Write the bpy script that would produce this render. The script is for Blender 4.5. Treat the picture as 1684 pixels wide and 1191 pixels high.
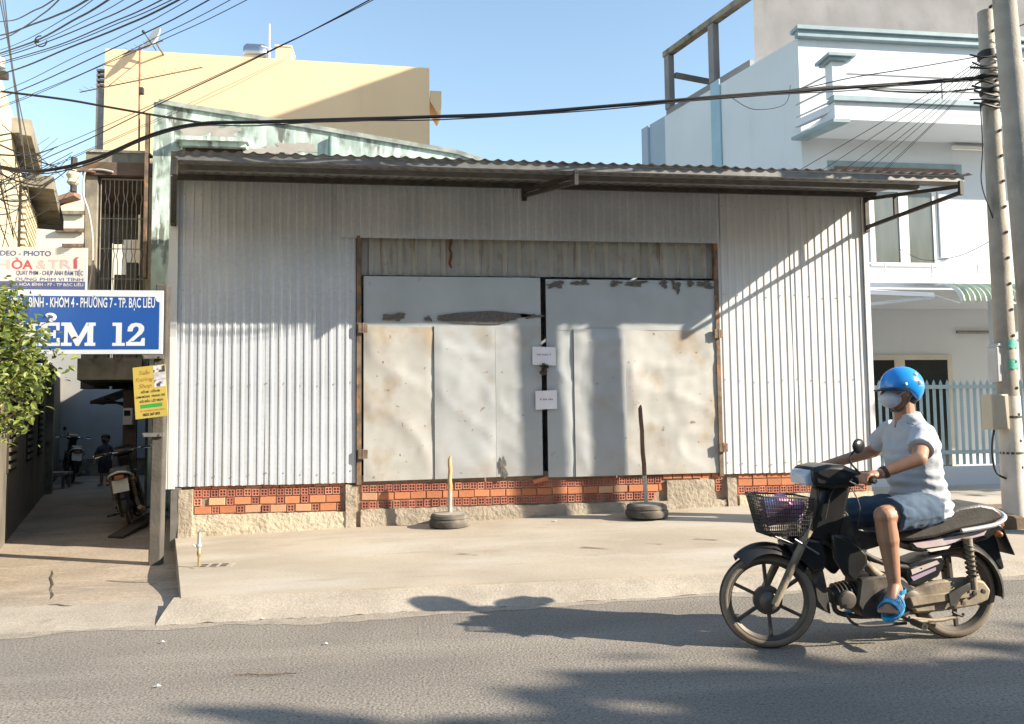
import bpy, bmesh, math, random
from mathutils import Vector, Matrix, noise
V = Vector
random.seed(7)
for o in list(bpy.data.objects): bpy.data.objects.remove(o)
SC = bpy.context.scene
COL = SC.collection

# ---------------------------------------------------------------- camera
FPX, PW, PH = 1272.0, 1684, 1191
YAW, PITCH, ROLL, CAMH = math.radians(7.4), math.atan(80/1272.0), 0.012, 1.42
FW = V((math.sin(YAW)*math.cos(PITCH), math.cos(YAW)*math.cos(PITCH), math.sin(PITCH)))
_r0 = V((math.cos(YAW), -math.sin(YAW), 0)); _u0 = _r0.cross(FW)
RT = _r0*math.cos(ROLL) - _u0*math.sin(ROLL)
UP = _u0*math.cos(ROLL) + _r0*math.sin(ROLL)
CAMP = V((0, 0, CAMH))
cd = bpy.data.cameras.new('camera'); cam = bpy.data.objects.new('camera', cd); COL.objects.link(cam)
cd.sensor_width = 36; cd.lens = FPX/PW*36; cd.clip_end = 2000; cd.clip_start = .05
cam.matrix_world = Matrix(((RT.x, UP.x, -FW.x, CAMP.x), (RT.y, UP.y, -FW.y, CAMP.y), (RT.z, UP.z, -FW.z, CAMP.z), (0, 0, 0, 1)))
SC.camera = cam

# ---------------------------------------------------------------- light
AZ, EL = math.radians(24.5), math.radians(26)          # light travels towards -X, +Y
LDIR = V((-math.cos(AZ)*math.cos(EL), math.sin(AZ)*math.cos(EL), -math.sin(EL)))
sd = bpy.data.lights.new('sun', 'SUN'); sun = bpy.data.objects.new('sun', sd); COL.objects.link(sun)
sd.energy = 5.0; sd.angle = math.radians(0.55); sd.color = (1.0, .885, .72)
sun.rotation_euler = LDIR.to_track_quat('-Z', 'Y').to_euler(); sun.location = (20, -10, 20)
wd = bpy.data.worlds.new('World'); SC.world = wd; wd.use_nodes = True
_n = wd.node_tree.nodes; _bg = _n['Background']
_sky = _n.new('ShaderNodeTexSky'); _sky.sky_type = 'NISHITA'; _sky.sun_disc = False
_sky.sun_elevation = EL; _sky.sun_rotation = math.atan2(-LDIR.x, -LDIR.y)
_sky.air_density = 1.4; _sky.dust_density = 0.3; _sky.ozone_density = 1.4
wd.node_tree.links.new(_sky.outputs[0], _bg.inputs[0]); _bg.inputs[1].default_value = 0.115
SC.view_settings.view_transform = 'Standard'; SC.view_settings.look = 'None'
SC.view_settings.gamma = 1; SC.view_settings.exposure = 1.25
SC.render.engine = 'CYCLES'

# ---------------------------------------------------------------- helpers
def ray(x, y): return FW + RT*((x-PW/2)/FPX) - UP*((y-PH/2)/FPX)
def P(x, y, Y=None, Z=None, X=None):
    d = ray(x, y)
    t = Y/d.y if Y is not None else ((Z-CAMH)/d.z if Z is not None else X/d.x)
    return CAMP + d*t
VD = V((-.289, .957, 0))                              # direction in which the plots run back from the street
def PV(x, y, p0, dv=VD):                              # meets the vertical plane through p0 along dv
    n = V((dv.y, -dv.x, 0)); d = ray(x, y); t = n.dot(V(p0)-CAMP)/n.dot(d); return CAMP + d*t

MATS = {}
def mat(name, c1, c2=None, scale=4, rough=.8, metal=0, bump=0, bscale=60, stretch=(1, 1, 1), rnd=0, stain=None, stain2=None,
        detail=5, lo=.35, hi=.65, spec=None, trans=0, bdist=.01, grain=None):
    if name in MATS: return MATS[name]
    m = bpy.data.materials.new(name); m.use_nodes = True; nt = m.node_tree; N = nt.nodes; L = nt.links.new
    b = N['Principled BSDF']; b.inputs['Roughness'].default_value = rough; b.inputs['Metallic'].default_value = metal
    if spec is not None: b.inputs['Specular IOR Level'].default_value = spec
    tc = N.new('ShaderNodeTexCoord')
    def nz(sc, st, det=detail):
        mp = N.new('ShaderNodeMapping'); mp.inputs['Scale'].default_value = st; L(tc.outputs['Object'], mp.inputs[0])
        t = N.new('ShaderNodeTexNoise'); t.inputs['Scale'].default_value = sc; t.inputs['Detail'].default_value = det
        L(mp.outputs[0], t.inputs['Vector']); return t
    def ramp(src, a, bb, ca, cb):
        r = N.new('ShaderNodeValToRGB'); r.color_ramp.elements[0].position = a; r.color_ramp.elements[1].position = bb
        r.color_ramp.elements[0].color = (*ca, 1); r.color_ramp.elements[1].color = (*cb, 1); L(src, r.inputs[0]); return r.outputs[0]
    def mix(f, a, bb):
        x = N.new('ShaderNodeMix'); x.data_type = 'RGBA'; L(f, x.inputs[0]); L(a, x.inputs[6])
        if isinstance(bb, tuple): x.inputs[7].default_value = (*bb, 1)
        else: L(bb, x.inputs[7])
        return x.outputs[2]
    col = None
    if c2 is None: c2 = tuple(v*.86 for v in c1)
    col = ramp(nz(scale, stretch).outputs[0], lo, hi, c1, c2)
    for s in (stain, stain2):
        if s:                                          # (colour, scale, threshold, stretch[, strength, softness])
            st = s[4] if len(s) > 4 else 1; sf = s[5] if len(s) > 5 else .08
            k = ramp(nz(s[1], s[3], 7).outputs[0], s[2], s[2]+sf, (0, 0, 0), (st, st, st)); col = mix(k, col, s[0])
    if grain:                                          # (scale, amplitude): fine speckle of the surface itself
        mr = N.new('ShaderNodeMapRange'); L(nz(grain[0], (1, 1, 1), 3).outputs[0], mr.inputs[0]); mr.inputs[1].default_value = .3; mr.inputs[2].default_value = .7
        mr.inputs[3].default_value = 1-grain[1]; mr.inputs[4].default_value = 1+grain[1]
        h = N.new('ShaderNodeHueSaturation'); L(mr.outputs[0], h.inputs['Value']); L(col, h.inputs['Color']); col = h.outputs[0]
    if rnd:
        oi = N.new('ShaderNodeObjectInfo'); mr = N.new('ShaderNodeMapRange'); L(oi.outputs['Random'], mr.inputs[0])
        mr.inputs[3].default_value = 1-rnd; mr.inputs[4].default_value = 1+rnd
        h = N.new('ShaderNodeHueSaturation'); L(mr.outputs[0], h.inputs['Value']); L(col, h.inputs['Color']); col = h.outputs[0]
    L(col, b.inputs['Base Color'])
    if bump:
        bp = N.new('ShaderNodeBump'); bp.inputs['Strength'].default_value = bump; bp.inputs['Distance'].default_value = bdist
        L(nz(bscale, stretch).outputs[0], bp.inputs['Height']); L(bp.outputs[0], b.inputs['Normal'])
    if trans: b.inputs['Transmission Weight'].default_value = trans
    MATS[name] = m; return m

def frame(d, up=V((0, 0, 1))):
    d = d.normalized()
    if abs(d.dot(up)) > .99: up = V((1, 0, 0))
    a = d.cross(up).normalized(); return a, a.cross(d).normalized()

class MB:
    def __init__(s): s.v = []; s.f = []
    def add(s, vs, fs):
        k = len(s.v); s.v += [V(q) for q in vs]; s.f += [tuple(i+k for i in q) for q in fs]; return s
    def box(s, a, b):                                  # two corners
        x0, x1 = sorted((a[0], b[0])); y0, y1 = sorted((a[1], b[1])); z0, z1 = sorted((a[2], b[2]))
        return s.add([(x0,y0,z0),(x1,y0,z0),(x1,y1,z0),(x0,y1,z0),(x0,y0,z1),(x1,y0,z1),(x1,y1,z1),(x0,y1,z1)],
                     [(0,3,2,1),(4,5,6,7),(0,1,5,4),(1,2,6,5),(2,3,7,6),(3,0,4,7)])
    def obox(s, c, ax, ay, az):                        # oriented: centre and three half-axis vectors
        c, ax, ay, az = V(c), V(ax), V(ay), V(az)
        if ax.cross(ay).dot(az) < 0: ax = -ax
        q = [c+ax*i+ay*j+az*k for k in (-1, 1) for i, j in ((-1,-1),(1,-1),(1,1),(-1,1))]
        return s.add(q, [(0,3,2,1),(4,5,6,7),(0,1,5,4),(1,2,6,5),(2,3,7,6),(3,0,4,7)])
    def bar(s, p, q, w, h=None, up=V((0, 0, 1))):      # rectangular bar between two points
        p, q = V(p), V(q); a, b = frame(q-p, up); h = h or w
        return s.obox((p+q)/2, a*w/2, (q-p)/2, b*h/2)
    def tube(s, pts, r, n=8, caps=True, scale=None):
        pts = [V(p) for p in pts]; rr = r if isinstance(r, (list, tuple)) else [r]*len(pts)
        k = len(s.v); a = None
        for i, p in enumerate(pts):
            d = (pts[min(i+1, len(pts)-1)]-pts[max(i-1, 0)]).normalized()
            if a is None: a, b = frame(d)
            else:
                a = (a-d*a.dot(d)); a = a.normalized() if a.length > 1e-6 else frame(d)[0]
                b = a.cross(d).normalized()
            for j in range(n):
                t = 2*math.pi*j/n; s.v.append(p+(a*math.cos(t)+b*math.sin(t))*rr[i])
        for i in range(len(pts)-1):
            for j in range(n):
                x, y = k+i*n+j, k+i*n+(j+1) % n; s.f.append((x, x+n, y+n, y))
        if caps:
            s.f.append(tuple(k+j for j in range(n))); s.f.append(tuple(k+(len(pts)-1)*n+j for j in reversed(range(n))))
        return s
    def prism(s, poly, ext):                           # 3D polygon extruded by a vector
        poly = [V(p) for p in poly]; ext = V(ext); n = len(poly)
        nn = V((0, 0, 0))
        for i in range(n): nn += poly[i].cross(poly[(i+1) % n])
        if nn.dot(ext) > 0: poly = poly[::-1]
        k = len(s.v); s.v += poly+[p+ext for p in poly]
        s.f.append(tuple(range(k, k+n))); s.f.append(tuple(range(k+2*n-1, k+n-1, -1)))
        for i in range(n): j = (i+1) % n; s.f.append((k+i, k+n+i, k+n+j, k+j))
        return s
    def lathe(s, c, axis, prof, n=24, closed=False):   # prof: (radius, offset along axis)
        c, axis = V(c), V(axis).normalized(); a, b = frame(axis); k = len(s.v); m = len(prof)
        for r, h in prof:
            for j in range(n):
                t = 2*math.pi*j/n; s.v.append(c+axis*h+(a*math.cos(t)+b*math.sin(t))*r)
        for i in range(m if closed else m-1):
            for j in range(n):
                x, y = k+i*n+j, k+i*n+(j+1) % n; u = ((i+1) % m)*n-i*n; s.f.append((x, y, y+u, x+u))
        if not closed:
            s.f.append(tuple(k+j for j in reversed(range(n)))); s.f.append(tuple(k+(m-1)*n+j for j in range(n)))
        return s
    def ball(s, c, r, rot=None, n=12, m=8):
        c = V(c); r = V(r) if not isinstance(r, (int, float)) else V((r, r, r)); k = len(s.v)
        pts = [V((0, 0, -1))]
        for i in range(1, m):
            t = math.pi*i/m
            for j in range(n): u = 2*math.pi*j/n; pts.append(V((math.sin(t)*math.cos(u), math.sin(t)*math.sin(u), -math.cos(t))))
        pts.append(V((0, 0, 1)))
        for p in pts:
            q = V((p.x*r.x, p.y*r.y, p.z*r.z)); s.v.append(c+(rot @ q if rot else q))
        for j in range(n): s.f.append((k, k+1+(j+1) % n, k+1+j))
        for i in range(m-2):
            for j in range(n): x, y = k+1+i*n+j, k+1+i*n+(j+1) % n; s.f.append((x, y, y+n, x+n))
        e = k+1+(m-1)*n; b = k+1+(m-2)*n
        for j in range(n): s.f.append((b+j, b+(j+1) % n, e))
        return s
    def cap(s, p, q, r0, r1, n=14):                    # tapered capsule
        p, q = V(p), V(q); d = (q-p).normalized(); pts = []; rr = []
        for i in range(5): t = math.pi/2*i/4; pts.append(p-d*r0*math.cos(t)*.999); rr.append(max(r0*math.sin(t), r0*.02))
        for i in range(5): t = math.pi/2*i/4; pts.append(q+d*r1*math.sin(t)*.999); rr.append(max(r1*math.cos(t), r1*.02))
        return s.tube(pts, rr, n)
    def mesh(s, name, org=V((0, 0, 0))):
        me = bpy.data.meshes.new(name); me.from_pydata([tuple(p-org) for p in s.v], [], s.f); me.update(); return me

def worldloc(o):
    p = V((0, 0, 0))
    while o: p += o.location; o = o.parent
    return p
def tag(o, label, cat, group=None):
    o['label'] = label; o['category'] = cat
    if group: o['group'] = group
    return o
def obj(name, mb, m, parent=None, smooth=False, org=None, ang=40, bevel=0, label=None, kind=None):
    """ONE mesh object; a part stays in its thing's frame, a top-level mesh gets its origin at its base centre"""
    if parent is not None: o0 = worldloc(parent)
    elif org is not None: o0 = V(org)
    else:
        lo = V([min(p[i] for p in mb.v) for i in range(3)]); hi = V([max(p[i] for p in mb.v) for i in range(3)])
        o0 = V(((lo.x+hi.x)/2, (lo.y+hi.y)/2, lo.z))
    me = mb.mesh(name, o0); me.materials.append(m)
    if smooth:
        me.shade_smooth() if hasattr(me, 'shade_smooth') else None
        try: me.set_sharp_from_angle(angle=math.radians(ang))
        except Exception: pass
    o = bpy.data.objects.new(name, me); COL.objects.link(o)
    if parent is not None: o.parent = parent
    else: o.location = o0
    if bevel:
        md = o.modifiers.new('bevel', 'BEVEL'); md.width = bevel; md.segments = 2; md.limit_method = 'ANGLE'; md.angle_limit = .6
    if label: o['label'] = label
    if kind: o['kind'] = kind
    return o
def thing(name, label, cat, loc=(0, 0, 0), group=None):
    o = bpy.data.objects.new(name, None); COL.objects.link(o); o.location = loc; o.empty_display_size = .2
    return tag(o, label, cat, group)
def struct(name, mb, m, **k):
    o = obj(name, mb, m, **k); o['kind'] = 'structure'; return o
def inst(src, parent, loc, rotz=0, name=None):         # shares mesh data
    c = src.copy(); COL.objects.link(c); c.parent = parent; c.location = V(loc)-worldloc(parent); c.rotation_euler = (0, 0, rotz); return c
def copy_tree(o, parent=None):
    c = o.copy(); COL.objects.link(c); c.parent = parent
    for ch in list(o.children): copy_tree(ch, c)
    return c
def bake(mb, name, mods):                              # mesh through modifiers -> MB
    me = mb.mesh(name); o = bpy.data.objects.new(name, me); COL.objects.link(o)
    for t, kw in mods:
        md = o.modifiers.new(t, t)
        for k2, v2 in kw.items(): setattr(md, k2, v2)
    dg = bpy.context.evaluated_depsgraph_get(); dg.update(); e = o.evaluated_get(dg); r = bpy.data.meshes.new_from_object(e)
    out = MB(); out.v = [v.co.copy() for v in r.vertices]; out.f = [tuple(p.vertices) for p in r.polygons]
    bpy.data.objects.remove(o); bpy.data.meshes.remove(me); bpy.data.meshes.remove(r); return out
_textcache = {}
def text(s, height, width=None, bold=0.0, shear=0.0, spacing=1.0):
    """flat text as (verts2d, faces), cap height = height, optionally squeezed to width; origin at left baseline"""
    cu = bpy.data.curves.new('text', 'FONT'); cu.body = s; cu.size = 1; cu.offset = bold; cu.shear = shear; cu.space_character = spacing
    cu.resolution_u = 4; cu.fill_mode = 'FRONT'
    o = bpy.data.objects.new('text', cu); COL.objects.link(o)
    dg = bpy.context.evaluated_depsgraph_get(); dg.update(); me = bpy.data.meshes.new_from_object(o.evaluated_get(dg))
    vs = [(v.co.x, v.co.y) for v in me.vertices]; fs = [tuple(p.vertices) for p in me.polygons]
    bpy.data.objects.remove(o); bpy.data.curves.remove(cu); bpy.data.meshes.remove(me)
    if not vs: return [], [], 0
    x0 = min(v[0] for v in vs); x1 = max(v[0] for v in vs); k = height/.73; kx = k if width is None else width/(x1-x0)
    return [((v[0]-x0)*kx, v[1]*k) for v in vs], fs, (x1-x0)*kx
def lettering(name, parent, m, s, org, ux, uy, height, width=None, align='l', thick=.0015, **kw):
    vs, fs, w = text(s, height, width, **kw)
    if not vs: return
    ux, uy = V(ux).normalized(), V(uy).normalized(); n = ux.cross(uy); o = V(org)-ux*({'l': 0, 'c': w/2, 'r': w}[align])
    mb = MB(); mb.add([o+ux*a+uy*b+n*thick for a, b in vs], fs)
    return obj(name, mb, m, parent)
def blob(c, rx, rz, seed, n=40, amp=.25, yv=None):     # irregular outline in the XZ plane
    rd = random.Random(seed); ph = [rd.uniform(0, 6.28) for _ in range(7)]
    out = []
    for i in range(n):
        t = 2*math.pi*i/n; k = 1+amp*sum(math.sin((j+2)*t*1.0+ph[j])/(j*.5+1.5) for j in range(7))+amp*rd.uniform(-.3, .3)
        out.append(V((c[0]+rx*k*math.cos(t), c[1], c[2]+rz*k*math.sin(t))))
    return out
def nzv(x, y, z=0.0): return noise.noise(V((x, y, z)))
# ---------------------------------------------------------------- materials
galv = mat('galvanised_sheet', (.55, .585, .63), (.47, .505, .55), 1.6, rough=.45, metal=.15, bump=.12, bscale=5, stain=((.44, .44, .44), 2.5, .60, (3, 3, .35), .6, .2), stain2=((.50, .46, .40), 7, .67, (2, 2, .5), .5, .1), grain=(25, .06))
galvw = mat('pale_galvanised_sheet', (.68, .69, .70), (.60, .61, .62), 1.4, rough=.5, metal=.1, bump=.1, bscale=5, stain=((.52, .47, .38), 2.2, .58, (3, 3, .3), .6, .2))
galvold = mat('old_galvanised_sheet', (.42, .41, .38), (.34, .33, .30), 3, rough=.55, metal=.3, bump=.1, bscale=9, stain=((.20, .13, .08), 3.2, .60, (5, 5, .35), .8, .1), stain2=((.30, .24, .17), 8, .58, (2, 2, .8), .7, .12))
doorm = mat('door_sheet', (.48, .50, .51), (.41, .43, .44), 2.2, rough=.42, metal=.25, bump=.05, bscale=6, stain=((.38, .33, .26), 2.4, .55, (1, 1, 1), .55, .16), stain2=((.25, .20, .14), 14, .69, (1, 1, 1), .8, .04))
doorst = mat('door_sheet_stained', (.48, .48, .46), (.42, .41, .385), 2.6, rough=.55, metal=.2, bump=.05, bscale=6, stain=((.33, .24, .14), 2.0, .53, (1, 1, .8), .8, .16), stain2=((.22, .16, .10), 12, .66, (1, 1, 1), .9, .05))
doorbl = mat('door_sheet_blue_grey', (.47, .50, .51), (.42, .45, .46), 2.2, rough=.48, metal=.25, bump=.05, bscale=5, stain=((.35, .36, .35), 9, .68, (1, 1, .6), .6, .05))
peel = mat('peeled_dark', (.085, .08, .075), (.14, .13, .12), 30, rough=.8)
rustm = mat('rusty_steel', (.12, .085, .06), (.22, .16, .115), 9, rough=.75, metal=.2, bump=.2, bscale=40, stain=((.33, .17, .08), 14, .55, (1, 1, .5)))
darkst = mat('dark_steel', (.045, .043, .04), (.08, .07, .06), 12, rough=.55, metal=.3)
greyst = mat('grey_steel', (.24, .235, .225), (.17, .165, .155), 8, rough=.5, metal=.4)
roofm = mat('roof_sheet', (.33, .33, .335), (.26, .26, .26), 2, rough=.5, metal=.35, bump=.1, bscale=8, stain=((.25, .21, .17), 4, .58, (1, 4, 1), .6, .1))
concf = mat('apron_concrete', (.415, .362, .29), (.335, .29, .23), 1.1, rough=.9, bump=.2, bscale=60, stain=((.445, .41, .355), .7, .48, (1, 2.4, 1), .9, .2), stain2=((.27, .225, .17), 3.0, .60, (.5, 2.0, 1), .55, .16), grain=(38, .07))
conck = mat('kerb_concrete', (.38, .335, .275), (.31, .27, .22), 3, rough=.92, bump=.5, bscale=60, stain=((.28, .24, .19), 5, .6, (1, 1, 1), .8, .1), grain=(45, .13))
concal = mat('alley_concrete', (.36, .30, .235), (.27, .225, .175), 1.3, rough=.9, bump=.4, bscale=50, stain=((.42, .33, .25), 2.2, .55, (1, 3, 1), .7, .12), stain2=((.16, .13, .10), 5, .62, (1, 1, 1), .6, .1), grain=(30, .2))
asph = mat('asphalt', (.235, .212, .183), (.185, .168, .146), .8, rough=.93, bump=.7, bscale=60, bdist=.010, stain=((.27, .243, .208), 1.0, .5, (.14, 1.5, 1), .8, .14), stain2=((.09, .083, .078), 48, .585, (1, 1, 1), .85, .09), spec=.25, grain=(75, .35))
soil = mat('bare_ground', (.30, .24, .17), (.22, .175, .125), .8, rough=.95, bump=.4, bscale=20)
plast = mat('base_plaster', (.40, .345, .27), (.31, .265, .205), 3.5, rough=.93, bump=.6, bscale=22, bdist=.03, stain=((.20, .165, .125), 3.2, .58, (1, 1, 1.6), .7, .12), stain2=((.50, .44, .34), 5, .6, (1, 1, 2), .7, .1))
plastl = mat('light_base_plaster', (.52, .46, .35), (.44, .385, .29), 3.5, rough=.93, bump=.6, bscale=22, bdist=.03, stain=((.32, .26, .185), 4.2, .58, (1, 1, 2.2), .7, .12))
brickh = mat('brick_end', (.44, .165, .115), (.34, .125, .09), 14, rough=.9, bump=.3, bscale=70, rnd=.22)
bricks_ = mat('brick_side', (.52, .20, .095), (.42, .16, .08), 9, rough=.9, bump=.25, bscale=60, rnd=.2, stain=((.52, .36, .25), 12, .66, (1, 1, 1), .7, .08))
mortar = mat('mortar', (.36, .27, .20), (.28, .20, .145), 14, rough=.95, bump=.6, bscale=45)
colm = mat('old_concrete', (.33, .30, .26), (.24, .22, .19), 5, rough=.92, bump=.5, bscale=30, stain=((.13, .12, .10), 4, .58, (2, 2, .5), .7, .12))
paper = mat('paper', (.80, .79, .82), (.76, .75, .79), 8, rough=.8)
ink = mat('grey_ink', (.30, .29, .36), None, 8, rough=.8)
white = mat('white_paint', (.80, .79, .77), (.74, .73, .71), 3, rough=.6)

# ---------------------------------------------------------------- ground
def sheet(xs, ys, fz, skirt=None):
    mb = MB(); n = len(ys)
    for i, x in enumerate(xs):
        for j, y in enumerate(ys):
            q = fz(x, y); mb.v.append(V(q))
    for i in range(len(xs)-1):
        for j in range(n-1): a = i*n+j; mb.f.append((a, a+n, a+n+1, a+1))
    return mb
def lin(a, b, n): return [a+(b-a)*i/(n-1) for i in range(n)]
def road_edge(x): return 5.68+.045*max(-12, min(14, x))
def slab_front(x): return 6.0+.022*x
def slab_left(y): return -1.66-.302*(y-5.95)
def wall_z(x): return max(.05, min(.27, .06+(x+2.6)*.028))
struct('ground', MB().add([(-400, -300, -.16), (400, -300, -.16), (400, 700, -.16), (-400, 700, -.16)], [(0, 1, 2, 3)]), soil)
xs = lin(-60, 60, 61)
def roadp(x, t):
    y1 = road_edge(x); y = -7+(y1+7)*t
    return (x, y, 0.0)
struct('road', sheet(xs, [0, .3, .6, .8, .9, .96, 1], roadp), asph)
def apr(u, t):                                        # concrete forecourt, rising to the shed and to the right
    y = t; yf = slab_front(u); y = yf+(10.6-yf)*t; x = u
    xl = slab_left(y); x = xl+(u+1.66)*(16-xl)/(16+1.66)
    zw = wall_z(x); k = min(1, (y-yf)/(9.05-yf)); z = .10+(zw-.10)*k
    return (x, y, z+.007*nzv(x*.9, y*.9)+.004*nzv(x*3, y*3))
us = lin(-1.66, 16, 54); ts = [0, .02]+lin(.06, 1, 14)
mb = sheet(us, ts, apr)
n = len(ts); k = len(mb.v)                            # skirts on the alley side and along the front
for j in range(n): p = mb.v[j]; mb.v.append(V((p.x-.012, p.y, -.16)))
for j in range(n-1): mb.f.append((j, j+1, k+j+1, k+j))
k = len(mb.v)
for i in range(len(us)): p = mb.v[i*n]; mb.v.append(V((p.x, p.y-.01, -.1)))
for i in range(len(us)-1): mb.f.append((i*n, k+i, k+i+1, (i+1)*n))
struct('concrete_forecourt', mb, concf, smooth=True, ang=50)
def kerbp(x, t):                                      # worn sloping kerb between the road and the forecourt
    w = nzv(x*1.7, 3.3)*.5+.5; ye = road_edge(x)-.03+.08*nzv(x*1.1, 9.1)+.03*nzv(x*4.7, 2.1); yf = slab_front(x)+.02
    y = ye+(yf-ye)*t; z = .004+(.0955-.004)*(t**.8)*(1-.25*w*(1-t))
    return (x, y, z+.010*nzv(x*6, y*9)*(1-t)+.007*nzv(x*21, y*23)*(1-t))
xk = lin(-1.72, 16, 420)
struct('kerb', sheet(xk, [0, .2, .45, .7, .9, 1], kerbp), conck, smooth=True, ang=60)
def sandp(x, t):                                      # dust drifted over the edge of the asphalt
    y1 = road_edge(x)+.03; w = .16+.14*nzv(x*.6, 1.7)+.08*nzv(x*2.1, 6.2)+.03*nzv(x*9, 3.3); return (x, y1-max(.01, w)*t, .005-.003*t)
struct('sand_drift', sheet(lin(-14, 14, 700), [0, .5, 1], sandp), mat('road_dust', (.32, .278, .225), (.245, .215, .175), 9, rough=.95, bump=.4, bscale=60, grain=(70, .35)), smooth=True)
def rampp(x, t):                                      # low concrete strip at the mouth of the alley
    ye = road_edge(x)-.02+.04*nzv(x*2.1, 9.1); y = ye+(6.22-ye)*t
    return (x, y, .004+.028*math.sin(min(1, t*1.4)*math.pi/2)-.008*t+.004*nzv(x*5, y*7))
struct('alley_kerb', sheet(lin(-14, -1.715, 90), [0, .15, .35, .6, .8, 1], rampp), conck, smooth=True, ang=60)
def alleyp(x, t):
    y = 6.2+(44-6.2)*t*t; k = min(1, (y-6.2)/1.5); x2 = x
    xr = slab_left(y)-.005 if y < 10.6 else 4
    x2 = -22+(x+22)*(xr+22)/22
    return (x2, y, .018-.095*(k*k*(3-2*k))+.004*nzv(x2*2, y*2))
al = struct('alley_ground', sheet(lin(-22, 0, 60), lin(0, 1, 46), alleyp), concal, smooth=True, ang=60)
crk = mat('crack_dirt', (.075, .06, .045), None, 20, rough=1)
def ribbon(pts, w, seed=1, z=.004):
    mb = MB(); rd = random.Random(seed)
    pts = [V(p) for p in pts]
    for i, p in enumerate(pts):
        d = (pts[min(i+1, len(pts)-1)]-pts[max(0, i-1)]).normalized(); s = V((-d.y, d.x, 0)); k = w*(.4+rd.random())*(0.15 if i in (0, len(pts)-1) else 1)
        mb.v += [p+s*k+V((0, 0, z)), p-s*k+V((0, 0, z))]
    for i in range(len(pts)-1): mb.f.append((2*i, 2*i+1, 2*i+3, 2*i+2))
    return mb
def alley_z(y): k = max(0, min(1, (y-6.2)/1.5)); return .018-.095*(k*k*(3-2*k))
def on_alley(x, y):
    q = P(x, y, Z=-.03); 
    for _ in range(3): q = P(x, y, Z=alley_z(q.y)+.003)
    return q
obj('crack', ribbon([on_alley(85+2*math.sin(i*2.1), 938+i*6)-V((0, 0, 0)) - V((i*.0, 0, 0)) for i in range(9)], .008, 3), crk, al)
obj('crack', ribbon([on_alley(78+i*7, 996-1.5*math.sin(i)) for i in range(7)], .009, 5), crk, al)

# ---------------------------------------------------------------- the shed
YF = 9.05
XL, XR = -2.62, 5.70
shed = thing('metal_shed', 'long low shed of pale corrugated metal sheets on a red brick base', 'shed', (XL, YF, .05))
def corr(x0, x1, z0, z1, y, pitch=.093, depth=.0085, seed=0, nz=8, fz0=None, bulge=.006):
    """ribbed metal sheet facing the street"""
    mb = MB(); rd = random.Random(seed); xs = []
    x = x0; i = 0
    prof = [(0, 0), (.52, 0), (.62, 1), (.86, 1), (.96, 0)]
    while x < x1-1e-4:
        for f, d in prof:
            xx = x+f*pitch
            if xx <= x1: xs.append((xx, d))
        x += pitch
    xs.append((x1, 0))
    for xx, d in xs:
        zb = fz0(xx) if fz0 else z0
        for j in range(nz):
            z = zb+(z1-zb)*j/(nz-1)
            mb.v.append(V((xx, y-d*depth+bulge*nzv(xx*1.3+seed*3.1, z*.9, seed)+.3*bulge*nzv(xx*9, z*1.7, seed), z)))
    for i in range(len(xs)-1):
        for j in range(nz-1): a = i*nz+j; mb.f.append((a, a+nz, a+nz+1, a+1))
    return mb
XDL, XDR = P(584, 600, Y=YF).x, P(1184, 600, Y=YF).x
def jag(seed): return lambda x: .622+.008*nzv(x*11, seed)+.006*nzv(x*37, seed)
for i, (a, b) in enumerate(((XL, XL+.98), (XL+.975, XDL+.01))):
    obj('wall_sheet', corr(a, b, .62, 4.12, YF-.004*i, seed=i, fz0=jag(i)), galv, shed)
for i in range(2):
    a = XDR-.01+i*.965; b = min(a+.97, XR)
    obj('wall_sheet', corr(a, b, .62, 4.12, YF-.004*i, seed=5+i, fz0=jag(i+4)), galvw, shed)
def screws(x0, x1, zs, y):                            # rows of roofing screws with washers, too small to tell apart
    mb = MB(); x = x0+.068
    while x < x1-.03:
        for z in zs: mb.box((x-.0045, y-.018, z-.0045+.02*math.sin(x*7)), (x+.0045, y-.006, z+.0045+.02*math.sin(x*7)))
        x += .186
    return mb
for a, b in ((XL, XDL), (XDR, XR)): obj('screw_row', screws(a, b, (.74, 1.75, 2.8, 3.9), YF), mat('screw_grey', (.32, .31, .30), None, 9, rough=.6), shed, kind='stuff')
XH0 = P(556, 390, Y=YF).x
for i in range(5):
    a = XH0+i*.93; b = min(a+.935, XDR+.02)
    obj('header_sheet', corr(a, b, 3.445, 4.12, YF-.026-.003*i, pitch=.1, seed=11+i, nz=4), galv, shed)
for i in range(4):
    w = (XDR-XDL-.1)/4; a = XDL+.05+i*w
    obj('transom_sheet', corr(a, a+w+.01, 3.02, 3.47, YF+.05-.003*i, pitch=.17, depth=.022, seed=21+i, nz=4), galvold, shed)
sx = P(741, 420, Y=YF).x
obj('rust_streak', MB().add([(sx+.007*math.sin(i*2.3)+s*(.016+.007*math.sin(i*1.9+s)), YF+.02, 3.46-.058*i) for i in range(7) for s in (-1, 1)], [(2*i, 2*i+2, 2*i+3, 2*i+1) for i in range(6)]), mat('rust_red', (.20, .065, .03), (.11, .05, .03), 30, rough=.9), shed)
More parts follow.
